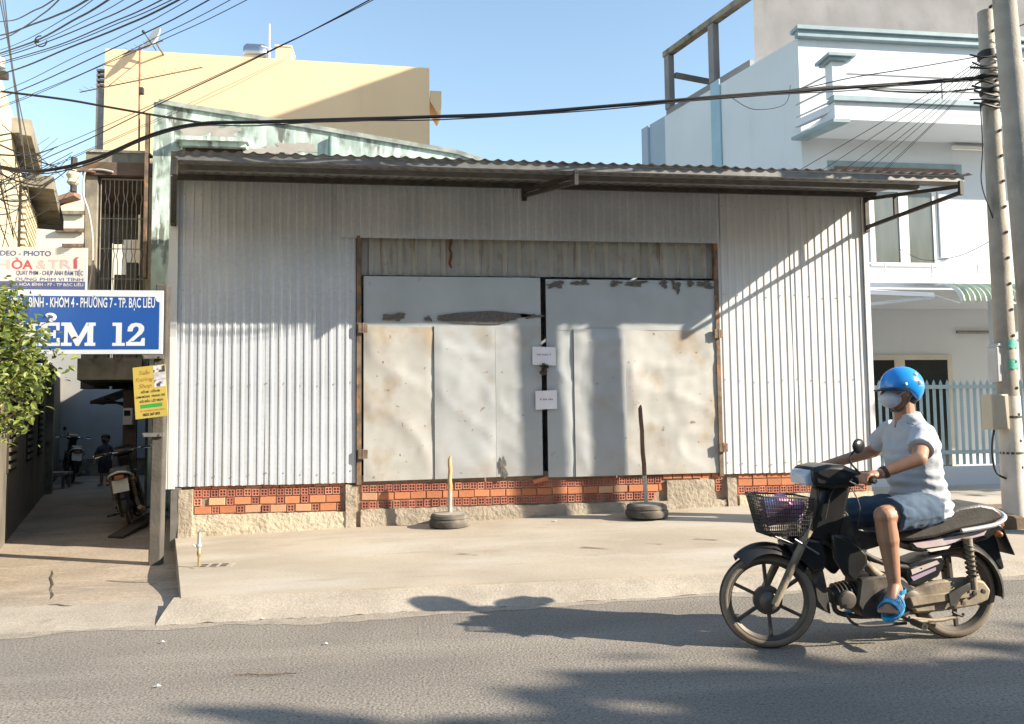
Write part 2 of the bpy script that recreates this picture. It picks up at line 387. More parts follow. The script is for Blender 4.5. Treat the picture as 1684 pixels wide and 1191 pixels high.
# base wall
base = obj('base_wall', MB().box((XL+.03, YF+.045, -.1), (XR, YF+.16, .70)), mortar, shed)
hb = MB()
def header_mesh():
    w, h, d, t = .078, .08, .10, .05; xs = [0, .011, .034, .044, .067, w]; zs = [0, .012, .035, .045, .068, h]; mb = hb
    def p(i, j, y): return (xs[i]-w/2, y, zs[j])
    for i in range(5):
        for j in range(5):
            q = [p(i, j, 0), p(i+1, j, 0), p(i+1, j+1, 0), p(i, j+1, 0)]
            if i in (1, 3) and j in (1, 3):
                r = [(a, t, b) for a, _, b in q]; mb.add(q+r, [(4, 5, 6, 7), (0, 1, 5, 4), (1, 2, 6, 5), (2, 3, 7, 6), (3, 0, 4, 7)])
            else: mb.add(q, [(0, 1, 2, 3)])
    a, b = (-w/2, 0, 0), (w/2, d, h)
    mb.add([(-w/2,0,0),(w/2,0,0),(w/2,d,0),(-w/2,d,0),(-w/2,0,h),(w/2,0,h),(w/2,d,h),(-w/2,d,h)], [(0,3,2,1),(4,5,6,7),(1,2,6,5),(3,0,4,7)])
header_mesh()
hme = hb.mesh('brick_end'); hme.materials.append(brickh)
def stretcher_me(L):
    mb = MB(); c = .004
    mb.obox((0, .05, .04), (L/2, 0, 0), (0, .046, 0), (0, 0, .04))
    mb.add([(-L/2+c, -.0, c), (L/2-c, 0, c), (L/2-c, 0, .08-c), (-L/2+c, 0, .08-c), (-L/2, .004, 0), (L/2, .004, 0), (L/2, .004, .08), (-L/2, .004, .08)],
           [(0, 1, 2, 3), (4, 5, 1, 0), (5, 6, 2, 1), (6, 7, 3, 2), (7, 4, 0, 3)])
    me = mb.mesh('brick_side'); me.materials.append(bricks_); return me
sme = stretcher_me(.172); sme2 = stretcher_me(.11)
hme2 = hme.copy(); hme2.materials[0] = mat('brick_end_dusty', (.48, .22, .15), (.40, .16, .11), 14, rough=.95, bump=.4, bscale=60, rnd=.2)
sme_d = sme.copy(); sme_d.materials[0] = mat('brick_side_pale', (.55, .30, .17), (.47, .27, .17), 9, rough=.95, bump=.4, bscale=60, rnd=.2)
rb = random.Random(5)
def brick(me, x, z, dy=0):
    o = bpy.data.objects.new('brick', me); COL.objects.link(o); o.parent = base
    o.location = V((x+rb.uniform(-.003, .003), YF+.028+dy+rb.uniform(-.005, .005), z+rb.uniform(-.003, .003)))-worldloc(base)
    o.rotation_euler = (rb.uniform(-.01, .01), rb.uniform(-.025, .025), rb.uniform(-.03, .03)); return o
def row(x0, x1, z, pat, slope=0):
    x = x0; i = 0
    while x < x1-.04:
        c = pat[i % len(pat)]; w = {'H': .083, 'S': .179, 's': .117, '_': .06}[c]
        if x+w > x1+.03: break
        if c != '_':
            me = {'H': hme if rb.random() > .25 else hme2, 'S': sme if rb.random() > .2 else sme_d, 's': sme2}[c]
            brick(me, x+w/2, z+slope*(x-x0))
        x += w+.006; i += 1
bx0, bx1 = P(318, 820, Y=YF).x, P(566, 820, Y=YF).x
row(bx0, bx1, .588, 'S'); row(bx0, bx1, .497, 'H'); row(bx0, bx1, .405, 'H_SHSHSHSHSS'); row(bx0, bx1, .313, 'SHSHSHSHSHSHSs')
mx0, mx1 = P(594, 820, Y=YF).x, P(1092, 820, Y=YF).x
row(mx0, mx1, .507, 'H', .006); row(mx0, mx1+.1, .415, 'S', .006); row(mx0, mx1-.1, .322, 'H', .006)
row(mx1, P(1192, 790, Y=YF).x, .575, 's')
q = P(1180, 800, Y=YF).x
brick(hme, q+.03, .515); brick(hme, q+.03, .42); brick(sme_d, q-.12, .50)
rx0, rx1 = P(1216, 800, Y=YF).x, XR-.02
row(rx0, rx1, .558, 'S', .0); row(rx0, rx1, .468, 'S'); row(rx0, rx1, .378, 'H')
# rendered plinth below the bricks and broken render over some of them
def plinth(x0, x1, top, m, seed, y0=YF+.012):
    xs = lin(x0, x1, max(4, int((x1-x0)/.045))); mb = MB(); nn = 7
    for i, x in enumerate(xs):
        zt = top+.018*nzv(x*4, seed)+.012*nzv(x*13, seed); zb = wall_z(x)-.04
        for j in range(nn):
            f = j/(nn-1); mb.v.append(V((x, y0-.012-.012*(1-f)+.010*nzv(x*6, f*4, seed)+.006*nzv(x*17, f*11, seed), zb+(zt-zb)*f)))
        mb.v.append(V((x, YF+.06, zt)))
    nn += 1
    for i in range(len(xs)-1):
        for j in range(nn-1): a = i*nn+j; mb.f.append((a, a+nn, a+nn+1, a+1))
    for e in (0, len(xs)-1):
        b = [e*nn+j for j in range(nn)]; kk = len(mb.v); mb.v.append(V((xs[e], YF+.06, wall_z(xs[e])-.04))); mb.f.append(tuple(b+[kk]))
    return mb
obj('plaster_plinth', plinth(XL+.17, P(568, 860, Y=YF).x, .30, plastl, 1), plastl, shed, smooth=True, ang=60)
obj('plaster_plinth', plinth(mx0-.005, P(1196, 840, Y=YF).x, .315, plast, 2), plast, shed, smooth=True, ang=60)
obj('plaster_plinth', plinth(rx0, XR-.01, .36, plastl, 3), plastl, shed, smooth=True, ang=60)
obj('plaster_patch', plinth(P(1098, 820, Y=YF).x, P(1176, 820, Y=YF).x, .56, plast, 4, YF+.018), plast, shed, smooth=True, ang=60)
for a, b, zt, s in ((568, 586, .60, 6), (1197, 1213, .585, 7), (293, 317, .585, 8)):
    obj('base_pier', plinth(P(a, 840, Y=YF).x+.004, P(b, 840, Y=YF).x-.004, zt, plast, s, YF+.006), plast, shed, smooth=True, ang=60)
# corner trims, door posts, hinges
obj('corner_trim', MB().box((XL-.085, YF-.028, .60), (XL-.055, YF+.1, 4.13)).box((XL-.055, YF-.032, .60), (XL+.012, YF-.012, 4.13)), galvw, shed)
obj('corner_post', MB().box((XL-.03, YF-.005, -.05), (XL+.075, YF+.044, .61)), greyst, shed)
obj('corner_trim', MB().box((XR-.03, YF-.034, .60), (XR+.035, YF-.014, 4.12)).box((XR+.015, YF-.013, .60), (XR+.035, YF+.12, 4.12)), white, shed)
ZD0, ZD1 = .632, 3.0
obj('door_post', MB().box((XDL+.02, YF-.03, .60), (XDL+.07, YF+.04, 3.47)), rustm, shed)
obj('door_post', MB().box((XDR-.05, YF-.03, .60), (XDR+.0, YF+.04, 3.47)), rustm, shed)
for hx, hy in ((597, 540), (597, 747), (1181, 549), (1189, 736)):
    q = P(hx, hy, Y=YF-.04)
    obj('hinge', MB().box((q.x-.055, YF-.062, q.z-.055), (q.x-.008, YF-.033, q.z+.055)).box((q.x+.008, YF-.066, q.z-.05), (q.x+.055, YF-.045, q.z+.05)).tube([(q.x, YF-.055, q.z-.06), (q.x, YF-.055, q.z+.06)], .013), rustm, shed, bevel=.006)
# doors
def panel(x0, x1, z0, z1, y, seed, amp=.012, bot=None):
    nx = max(4, int((x1-x0)/.035)); nz_ = max(4, int((z1-z0)/.05)); mb = MB()
    for i in range(nx+1):
        for j in range(nz_+1):
            x = x0+(x1-x0)*i/nx; zb = z0+(bot*(x-x0) if bot else 0); z = zb+(z1-zb)*j/nz_
            e = min(1, min(i, nx-i)/3+.25)*min(1, min(j, nz_-j)/3+.25)
            d = amp*e*(nzv(x*1.9, z*1.5, seed)+.5*abs(nzv(x*3.1+z*2.2, z*1.2, seed+4))+.22*nzv(x*8, z*7, seed)+.75*(1-abs(nzv(x*1.1+z*1.7, z*.9-x*.5, seed+9)))**14+.5*(1-abs(nzv(x*.9-z*1.3+5, z*1.6, seed+2)))**16)
            mb.v.append(V((x, y-d, z)))
    m = nz_+1
    for i in range(nx):
        for j in range(nz_): a = i*m+j; mb.f.append((a, a+m, a+m+1, a+1))
    k = len(mb.v)                                      # folded edges
    ring = [i*m for i in range(nx+1)]+[nx*m+j for j in range(1, m)]+[i*m+m-1 for i in range(nx-1, -1, -1)]+[j for j in range(m-2, 0, -1)]
    for r in ring: mb.v.append(mb.v[r]+V((0, .006, 0)))
    for i in range(len(ring)): a, b = ring[i], ring[(i+1) % len(ring)]; mb.f.append((b, a, k+i, k+(i+1) % len(ring)))
    return mb
def leaf(xa, xb, top, splits, zmid, mats_, bot, seed):
    YD = YF-.005
    fr = MB()
    for a in (xa+.012, xb-.012): fr.box((a-.012, YD+.012, ZD0+.05), (a+.012, YD+.045, top-.01))
    for z in (ZD0+.07, zmid, top-.03): fr.box((xa+.025, YD+.014, z-.014), (xb-.025, YD+.04, z+.014))
    d = obj('door_leaf', fr, rustm, shed)
    obj('door_panel', panel(xa, xb, zmid-.02, top, YD-.004, seed, .010), mats_[0], d, smooth=True, ang=50)
    xs = [xa]+[P(s, 660, Y=YF).x for s in splits]+[xb]
    for i in range(len(xs)-1):
        a = xs[i]+(0 if i == 0 else .004)
        obj('door_panel', panel(a, xs[i+1], ZD0+(bot*(a-xa)), zmid, YD-.013*(i % 2)-.002*i, seed+1+i, .015, bot), mats_[1+i], d, smooth=True, ang=50)
    return d
xa, xb = P(598, 660, Y=YF).x, P(891, 660, Y=YF).x
zmid = P(740, 536, Y=YF).z
d1 = leaf(xa, xb, 3.0, (714, 815), zmid, (doorbl, doorst, doorm, doorm), .012, 3)
xc, xd = P(900, 660, Y=YF).x, P(1182, 660, Y=YF).x
d2 = leaf(xc, xd, 2.985, (944, 1030), P(1040, 541, Y=YF).z, (doorbl, doorbl, doorm, doorst), .004, 13)
def patch(d, px_, py_, rx, rz, seed, amp=.3):
    q = P(px_, py_, Y=YF-.03)
    obj('peeled_patch', MB().prism(blob((q.x, YF-.026, q.z), rx, rz, seed, 56, amp), (0, .003, 0)), peel, d)
patch(d1, 648, 521, .115, .045, 1); patch(d1, 792, 522, .52, .072, 2, .13); patch(d1, 704, 524, .03, .035, 3, .5); patch(d1, 873, 520, .10, .028, 4, .4); patch(d1, 828, 768, .04, .10, 5, .45)
for i, (a, b, rx, rz) in enumerate(((914, 468, .10, .035), (955, 465, .09, .028), (1012, 466, .06, .03), (1045, 466, .12, .03), (1092, 466, .05, .04), (1113, 471, .045, .075), (1136, 466, .05, .03), (1160, 468, .11, .035))): patch(d2, a, b, rx, rz, 20+i, .42)
# roof: nine corrugated sheets on purlins and brackets
YE = 7.75
def roof_pt(x, s):                                     # s metres back from the eave along the plot direction
    return V((x+VD.x*s, YE+VD.y*s, 3.99+.115*s))
def roofsheet(x0, x1, dz, seed):
    mb = MB(); n = int(round((x1-x0)/.135))*8; S = [0, .02, .7, 1.4, 2.6, 4.4]
    for i in range(n+1):
        x = x0+(x1-x0)*i/n; ph = (x-XL)/.135*2*math.pi; w = .011*(math.cos(ph)+.25*math.cos(2*ph))
        for s in S: mb.v.append(roof_pt(x, s+.012*math.sin(seed*2.3))+V((0, 0, w+dz+.004*nzv(x*2, s, seed))))
    m = len(S)
    for i in range(n):
        for j in range(m-1): a = i*m+j; mb.f.append((a, a+m, a+m+1, a+1))
    return mb
xe0, xe1 = P(281, 250, Y=YE).x, P(1612, 288, Y=YE).x
nsh = 9; w = round((xe1-xe0)/nsh/.135)*.135
for i in range(nsh): obj('roof_sheet', roofsheet(xe0+i*w, xe0+(i+1)*w+.04, .003*(i % 2), i), roofm, shed, smooth=True, ang=60)
for s in (.06, .62, 1.22, 2.6, 4.0):
    a, b = roof_pt(xe0+.05, s), roof_pt(xe1-.15, s); dz = V((0, 0, -.055))
    obj('purlin', MB().bar(a+dz, b+dz, .04, .06), darkst if s > 1 else greyst, shed)
obj('wall_head', MB().box((XL, YF+.005, 4.0), (XR, YF+.05, 4.11)), darkst, shed)
def bracket(xw, drop=.42, strut=True):
    p = V((xw, YF-.05, 4.04)); s = (YF-.05-YE)/VD.y; tip = p-VD*s; tip.z = 3.86; tip += VD*.03
    mb = MB().bar(p+V((0, 0, .06)), p+V((0, 0, -drop)), .05).bar(p+V((0, 0, -.0)), tip+V((0, 0, .0)), .035, .04)
    lo = p+V((0, 0, -drop+.06)); mb.bar(lo, tip+V((0, 0, -.07)), .04); mb.bar(tip+V((0, 0, -.1)), tip+V((0, 0, .06)), .04)
    if strut: mb.bar(p.lerp(tip, .33), lo.lerp(tip+V((0, 0, -.07)), .33), .03)
    return obj('bracket', mb, darkst, shed)
bracket(P(1424, 340, Y=YF-.05).x); bracket(P(286, 300, Y=YF-.05).x, .5); bracket(P(862, 320, Y=YF-.05).x, .12, False)
dv = VD*3.1
for x in (XL-.02, XR): obj('side_wall', MB().prism([(x, YF+.12, -.1), (x+dv.x, YF+dv.y, -.1), (x+dv.x, YF+dv.y, 4.35), (x, YF+.12, 4.08)], (.03, 0, 0)), galv, shed)
obj('back_wall', MB().box((XL+dv.x, YF+dv.y-.03, -.1), (XR+dv.x, YF+dv.y, 4.35)), galv, shed)
# things on the doors
for (a, b, c, d_), lab, sd_ in (((876, 570, 914, 600), 'upper of two white paper notices taped across the gap between the metal doors', 1), ((881, 643, 916, 674), 'lower of two white paper notices taped across the gap between the metal doors', 2)):
    p0, p1 = P(a, d_, Y=YF-.045), P(c, b, Y=YF-.045)
    mb = MB(); N_ = 8
    for i in range(N_+1):
        for j in range(2):
            x = p0.x+(p1.x-p0.x)*i/N_; mb.v.append(V((x, YF-.045-.010*math.cos((i/N_-.45)*5)-.002*j, (p0.z, p1.z)[j]+.01*(i/N_)*(-1)**sd_)))
    for i in range(N_): mb.f.append((2*i, 2*i+2, 2*i+3, 2*i+1))
    o = tag(obj('paper_notice', mb, paper, smooth=True), lab, 'notice')
    mk = MB(); rd = random.Random(sd_); x = p0.x+.05; zc = p0.z+(p1.z-p0.z)*.55
    while x < p1.x-.06:
        ww = rd.uniform(.008, .016); mk.box((x, YF-.0605, zc-.008), (x+ww, YF-.060, zc+rd.uniform(.004, .01))); x += ww+(.006 if rd.random() > .2 else .02)
    obj('print', mk, ink, o)
q = P(894, 607, Y=YF-.05); chm = mat('dark_chain', (.05, .04, .032), (.11, .08, .06), 30, rough=.6, metal=.5)
pl = thing('padlock_chain', 'dark chain and padlock knotted round the meeting edges of the metal doors', 'padlock', (q.x, YF-.05, q.z-.06))
mb = MB()
for i in range(9):
    t = i*.7; c = q+V((.035*math.sin(t*1.9), -.012-.012*(i % 3), .045*math.cos(t*1.3)))
    mb.tube([c+V((.02*math.cos(k*.785+i), .008*math.sin(k*1.57), .02*math.sin(k*.785))) for k in range(9)], .006, 6)
obj('chain', mb, chm, pl, smooth=True)
obj('padlock', MB().box((q.x-.028, YF-.085, q.z-.075), (q.x+.022, YF-.06, q.z-.03)).tube([(q.x-.018, YF-.072, q.z-.03), (q.x-.016, YF-.072, q.z), (q.x-.003, YF-.072, q.z+.012), (q.x+.01, YF-.072, q.z), (q.x+.012, YF-.072, q.z-.03)], .005, 6), chm, pl, bevel=.004)
q = P(893, 786, Y=YF-.02)
lb = MB().obox((q.x-.03, YF-.01, .605), (.085, 0, .02), (0, .04, 0), (-.008, 0, .022))
tag(obj('loose_brick', lb, bricks_, bevel=.004), 'loose broken orange brick lying on the brick base under the door gap', 'brick')
# ---------------------------------------------------------------- buildings behind
mint = mat('weathered_mint_paint', (.50, .62, .565), (.24, .30, .27), 2.2, rough=.9, stretch=(1.3, 1.3, .7), bump=.3, bscale=18, stain=((.10, .11, .095), 3.4, .50, (1.3, 1.3, .6), .9, .12), stain2=((.58, .68, .63), 4.2, .54, (2.4, 2.4, .45), .9, .06))
mintp = mat('bare_pink_plaster', (.38, .355, .32), (.31, .29, .265), 5, rough=.95)
yel = mat('yellow_paint', (.79, .57, .36), (.74, .53, .335), .5, rough=.85, bump=.05, bscale=12, stain=((.60, .45, .30), .9, .58, (2, 2, .22), .45, .2))
cream = mat('cream_paint', (.72, .62, .42), (.62, .53, .36), 1.5, rough=.9, bump=.2, bscale=15, stain=((.36, .31, .23), 2.5, .6, (1, 1, .5), .7, .15))
dirty_shade = mat('dirty_shaded_wall', (.19, .165, .13), (.13, .115, .09), 1.8, rough=.95, bump=.4, bscale=14, stain=((.07, .065, .055), 2.2, .55, (1, 1, .6), .7, .15))  # dirty brown, darkened further to carry the shade in the alley
mossy = mat('mossy_concrete', (.30, .27, .21), (.17, .155, .125), 3, rough=.95, bump=.5, bscale=22, stain=((.07, .065, .055), 3, .55, (1.4, 1.4, .8), .85, .14))
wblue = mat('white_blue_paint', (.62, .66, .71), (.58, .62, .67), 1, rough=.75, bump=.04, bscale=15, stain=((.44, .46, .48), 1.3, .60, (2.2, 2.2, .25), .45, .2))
pblue_shaded = mat('pale_blue_paint_shaded', (.34, .42, .53), (.31, .39, .49), 1.2, rough=.8, stain=((.24, .29, .35), 1.2, .58, (2.2, 2.2, .22), .5, .2))  # bluish side paint darkened to hold the shade on that side
teal = mat('teal_trim', (.25, .34, .38), (.20, .28, .32), 4, rough=.6)
greyw = mat('raw_render', (.26, .255, .265), (.20, .197, .203), 1.1, rough=.95, bump=.3, bscale=10, stain=((.18, .172, .168), 1.6, .55, (1.4, 1.4, .5), .7, .16))
glassm = mat('window_glass', (.16, .175, .16), (.11, .12, .11), 1.2, rough=.15, stretch=(3, 3, .5), spec=.7)
darkgl = mat('dark_glass', (.02, .025, .025), None, 2, rough=.12, spec=.7)
darkin = mat('dark_opening', (.03, .025, .02), None, 4, rough=.9)

# mint green lean-to with the sloping parapet
YG = 12.3
q0 = P(253, 300, Y=YG)
gh = thing('mint_building', 'weathered mint green building with a sloping parapet rising behind the shed roof', 'building', (q0.x, YG, -.1))
top = [P(a, b, Y=YG) for a, b in ((253, 167), (262, 169), (300, 176), (420, 195), (560, 219), (750, 252), (1000, 330))]
poly = [V((top[0].x, YG, -.15))]+[V((p.x, YG, p.z)) for p in top]+[V((top[-1].x, YG, -.15))]
obj('wall', MB().prism(poly, VD*5.2), mint, gh)
mb = MB()
for a, b in zip(top[1:-1], top[2:]): mb.obox((a+b)/2+V((0, .08, .012)), (b-a)/2, (0, .12, 0), (0, 0, .035))
obj('parapet_cap', mb, mat('parapet_stained', (.38, .42, .38), (.20, .22, .20), 5, rough=.95, bump=.4, bscale=25), gh)
a, b = P(291, 246, Y=YG-.09), P(409, 233, Y=YG-.09)
obj('window_hood', MB().box((a.x, YG-.18, b.z-.03), (b.x, YG-.002, b.z+.03)).box((a.x+.04, YG-.12, b.z-.1), (b.x-.04, YG-.003, b.z-.03)), mint, gh)
obj('window', MB().box((a.x+.1, YG-.02, b.z-.9), (b.x-.1, YG-.004, b.z-.105)), darkin, gh)
q = P(350, 214, Y=YG); obj('bare_patch', MB().prism(blob((q.x, YG-.004, q.z-.02), .36, .13, 71, 60, .45), (0, .003, 0)), mintp, gh)
q = P(470, 235, Y=YG); obj('bare_patch', MB().prism(blob((q.x, YG-.005, q.z-.1), .42, .10, 72, 60, .45), (0, .003, 0)), mintp, gh)
q = P(545, 225, Y=YG); obj('drain_pipe', MB().tube([(q.x, YG-.05, 3), (q.x, YG-.05, q.z-.02)], .045, 10), mat('pipe_green', (.18, .30, .26), None, 6, rough=.7), gh, smooth=True)
q = P(246, 190, Y=YG+.1); obj('flue_post', MB().box((q.x-.035, YG+.02, 3.5), (q.x+.015, YG+.10, q.z)), rustm, gh)

# big yellow building
YY = 25.0
ya, yb_ = P(173, 81, Y=YY), P(706, 112, Y=YY)
yh = thing('yellow_building', 'large plain yellow building towering behind the shed on the left', 'building', (ya.x, YY, -.15))
obj('wall', MB().prism([(ya.x, YY, -.15), (ya.x, YY, ya.z), (yb_.x, YY, yb_.z-.02), (yb_.x, YY, -.15)], VD*9), yel, yh)
obj('parapet_cap', MB().prism([(ya.x+.02, YY+.02, ya.z+.002), (ya.x+.02, YY+.02, ya.z+.03), (yb_.x-.02, YY+.02, yb_.z+.01), (yb_.x-.02, YY+.02, yb_.z-.018)], (0, .5, 0)), yel, yh)
a, b = P(707, 190, Y=YY), P(726, 149, Y=YY)
obj('side_ledge', MB().prism([(a.x+.01, YY+.05, a.z+.5), (a.x+.01, YY+.05, b.z), (b.x, YY+.05, b.z), (b.x, YY+.05, a.z+.35), (b.x-.12, YY+.05, a.z+.1)], (0, 1.2, 0)), yel, yh)
a = P(168, 118, Y=YY)
lv = obj('side_louvre', MB().box((a.x-.2, YY+.1, a.z-2.6), (ya.x-.005, YY+.3, a.z-.5)).box((a.x-.2, YY+.1, a.z-.5), (a.x-.17, YY+.3, a.z+.1)), greyst, yh)
for i in range(4): obj('slat', MB().box((a.x-.2, YY+.08, a.z-.42+i*.16), (ya.x-.006, YY+.28, a.z-.36+i*.16)), greyst, lv)
# water tank, dish, aerial on its roof
stl = mat('stainless', (.55, .56, .58), (.45, .46, .48), 4, rough=.25, metal=.9, stretch=(.3, 1, 6))
a, b = P(401, 97, Y=YY+1.5), P(440, 78, Y=YY+1.5); r = .36
t = thing('water_tank', 'stainless steel water tank lying on the yellow building roof', 'water tank', ((a.x+b.x)/2, YY+1.5, ya.z))
obj('tank', MB().lathe((a.x, YY+1.5, a.z+.15), (1, 0, 0), [(.02, 0), (r*.8, .03), (r, .12), (r, .55), (r*1.02, .57), (r, .6), (r, b.x-a.x-.1), (r*.8, b.x-a.x), (.02, b.x-a.x+.02)], 20), stl, t, smooth=True)
obj('stand', MB().box((a.x+.1, YY+1.2, ya.z-.4), (a.x+.18, YY+1.8, a.z-.1)).box((b.x-.2, YY+1.2, ya.z-.4), (b.x-.12, YY+1.8, a.z-.1)), greyst, t)
a, b = P(445, 96, Y=YY+.8), P(480, 80, Y=YY+.8)
tag(obj('roof_hatch', MB().box((a.x+.2, YY+.6, ya.z-.3), (b.x, YY+1.4, b.z-.05)).box((a.x+.17, YY+.57, b.z-.049), (b.x+.03, YY+1.43, b.z)), yel), 'small yellow roof box beside the water tank', 'roof box')
a = P(445, 45, Y=YY+.7)
t = thing('lightning_mast', 'thin white mast with a cross arm on the yellow building roof', 'mast', (a.x, YY+.5, ya.z))
obj('pole', MB().tube([(a.x, YY+.5, ya.z-.2), (a.x, YY+.5, a.z)], .03, 8), white, t); obj('arm', MB().tube([(a.x-.25, YY+.5, a.z-.75), (a.x+.12, YY+.5, a.z-.85)], .02, 6), white, t)
a = P(256, 68, Y=YY-.4)
t = thing('satellite_dish', 'white satellite dish on the edge of the yellow building roof', 'satellite dish', (a.x, YY-.05, ya.z))
mb = MB(); ax = V((-.62, -.62, .35)).normalized(); mb.lathe(a, ax, [(.005, .0), (.16, .015), (.30, .06), (.40, .12), (.405, .135), (.30, .075), (.16, .03), (.005, .015)], 24)
obj('reflector', mb, white, t, smooth=True); obj('mount', MB().tube([a, a+V((.1, .1, -.2)), (a.x+.12, YY+.05, ya.z-.1)], .03, 8), greyst, t); obj('feed_arm', MB().tube([a-ax*.02+V((0, 0, -.28)), a+ax*.42], .015, 6).ball(a+ax*.42, .05), darkst, t)
# TV aerials on a tall mast near the mint building
YA = 12.7; m0, m1 = P(229, 262, Y=YA), P(230, 76, Y=YA)
t = thing('tv_aerial', 'tall thin rusty mast with two long toothed television aerials above the alley', 'aerial', (m0.x, YA, 4.9))
obj('mast', MB().tube([(m0.x, YA, 4.9), (m1.x, YA, m1.z)], .014, 6), rustm, t)
for (x0, y0), (x1, y1), nt in (((131, 152), (333, 111), 22), ((201, 90), (268, 67), 9)):
    a, b = P(x0, y0, Y=YA), P(x1, y1, Y=YA); mb = MB().tube([a, b], .009, 5)
    for i in range(nt): c = a.lerp(b, (i+.5)/nt); mb.tube([c+V((-.01, -.10-.06*(i % 2), 0)), c+V((.01, .10, .035))], .004, 4)
    obj('aerial_boom', mb, rustm, t)
a = P(178, 142, Y=YA); b = P(229, 101, Y=YA); obj('stay', MB().tube([a, b], .006, 4), rustm, t)
a = P(233, 150, Y=YA); obj('junction_box', MB().box((a.x-.03, YA-.04, a.z-.05), (a.x+.03, YA+.03, a.z+.05)), darkst, t)

# projecting balcony room with iron grille over the alley
YB = 12.6
bx0, bx1 = P(141, 300, Y=YB).x, P(251, 300, Y=YB).x
zt, zf = P(150, 268, Y=YB).z, P(150, 592, Y=YB).z
bh = thing('balcony_room', 'old concrete balcony room with an iron grille jutting over the alley', 'building', (bx0, YB, zf-.2))
obj('floor_slab', MB().prism([(bx0+.08, YB-.35, zf-.32), (bx0+.08, YB-.35, zf), (bx1, YB-.35, zf), (bx1, YB-.35, zf-.32)], VD*3), mossy, bh)
obj('column', MB().box((bx0, YB, zf), (bx0+.17, YB+.2, zt-.2)), mossy, bh)
obj('column', MB().box((bx1-.09, YB, zf), (bx1, YB+.2, zt-.2)), mossy, bh)
obj('beam', MB().prism([(bx0-.03, YB-.06, zt-.2), (bx0-.03, YB-.06, zt), (bx1+.02, YB-.06, zt), (bx1+.02, YB-.06, zt-.2)], VD*2.6), mat('brown_beam', (.16, .10, .065), (.09, .065, .05), 4, rough=.9, bump=.4, bscale=20), bh)
obj('roof_slab', MB().prism([(bx0, YB-.02, zt+.002), (bx0, YB-.02, zt+.16), (bx1-.05, YB-.02, zt+.16), (bx1-.05, YB-.02, zt+.002)], VD*2.6), mossy, bh)
obj('roof_edge', MB().box((bx0+.02, YB-.05, zt+.162), (bx1-.06, YB+.2, zt+.2)), mat('lichen_edge', (.50, .46, .36), (.26, .24, .19), 16, rough=.95, bump=.5, bscale=40), bh)
dd = VD*2.5; yb2 = YB+dd.y
def bk(x0, y0, x1, y1):                                # back wall piece given in the opening's own outline
    a, b = P(x0, y1, Y=yb2), P(x1, y0, Y=yb2); return (a.x, yb2, a.z), (b.x, yb2+.1, b.z)
bw = MB()
for r in ((132, 270, 184, 640), (226, 270, 262, 640), (184, 270, 226, 392), (184, 452, 226, 640)): bw.box(*bk(*r))
obj('back_wall', bw, dirty_shade, bh)
obj('step_block', MB().box(*bk(207, 432, 225.5, 451.5)).box(*bk(184.5, 392.5, 200, 400)), dirty_shade, bh)
obj('side_wall', MB().prism([(bx1-.08, YB+.21, zf), (bx1-.08, YB+.21, zt-.21), (bx1-.08+dd.x, yb2, zt-.21), (bx1-.08+dd.x, yb2, zf)], (.06, 0, 0)), dirty_shade, bh)
gx0, gx1 = bx0+.21, bx1-.12; gz0, gz1 = zf+.02, zt-.24
gr = obj('grille', MB().bar((gx0, YB+.05, gz1), (gx1, YB+.05, gz1), .025).bar((gx0, YB+.05, gz0), (gx1, YB+.05, gz0), .025), greyst, bh)
irn = mat('old_iron', (.34, .31, .27), (.22, .19, .15), 12, rough=.7, metal=.3)
nb = 11
for i in range(nb):
    x = gx0+(gx1-gx0)*i/(nb-1); side = 1 if i % 2 else -1; pts = []
    for j in range(29):
        z = gz0+(gz1-gz0)*j/28; f = (gz1-z) % .46; k = max(0, 1-abs(f-.30)/.055) if i not in (0, nb-1) else 0
        pts.append(V((x+side*.022*k, YB+.05, z)))
    obj('grille_bar', MB().tube(pts, .0075, 5), irn, gr)
for z in (gz0+.7, gz0+1.25, gz1-.62, gz1-1.1): obj('cross_bar', MB().bar((gx0, YB+.065, z), (gx1, YB+.065, z), .014), irn, gr)
# bracket with insulator and hose on its corner
a = P(122, 265, Y=YB-.1); b = P(124, 300, Y=YB-.1); c = P(150, 278, Y=YB-.1)
t = thing('wire_bracket', 'wall bracket with wrapped insulators sticking out from the old balcony corner', 'bracket', (a.x, YB-.1, b.z))
obj('arm', MB().bar((a.x-.02, YB-.1, c.z), (c.x+.05, YB-.05, c.z-.02), .06), rustm, t)
obj('insulator_post', MB().tube([(a.x, YB-.1, b.z-.15), (a.x, YB-.1, a.z+.05)], .05, 8), darkst, t)
obj('wrapping', MB().lathe((a.x-.01, YB-.1, b.z-.05), (0, 0, 1), [(.05, 0), (.09, .04), (.07, .1), (.1, .16), (.06, .24)], 10), cream, t, smooth=True)
hz = [P(x, y, Y=YB-.08) for x, y in ((186, 283), (165, 279), (143, 281), (138, 293), (137, 320), (146, 350), (152, 390), (152, 440), (147, 475), (143, 520))]
def smoothpts(pts, n=6):
    out = []
    for i in range(len(pts)-1):
        p0, p1, p2, p3 = pts[max(0, i-1)], pts[i], pts[i+1], pts[min(len(pts)-1, i+2)]
        for j in range(n):
            u = j/n; out.append(.5*((2*p1)+(p2-p0)*u+(2*p0-5*p1+4*p2-p3)*u*u+(3*p1-p0-3*p2+p3)*u**3))
    return out+[pts[-1]]
tag(obj('hose', MB().tube(smoothpts(hz), .016, 8), mat('grey_hose', (.45, .43, .40), None, 5, rough=.6), smooth=True), 'pale grey hose hanging down the corner of the old balcony', 'hose')

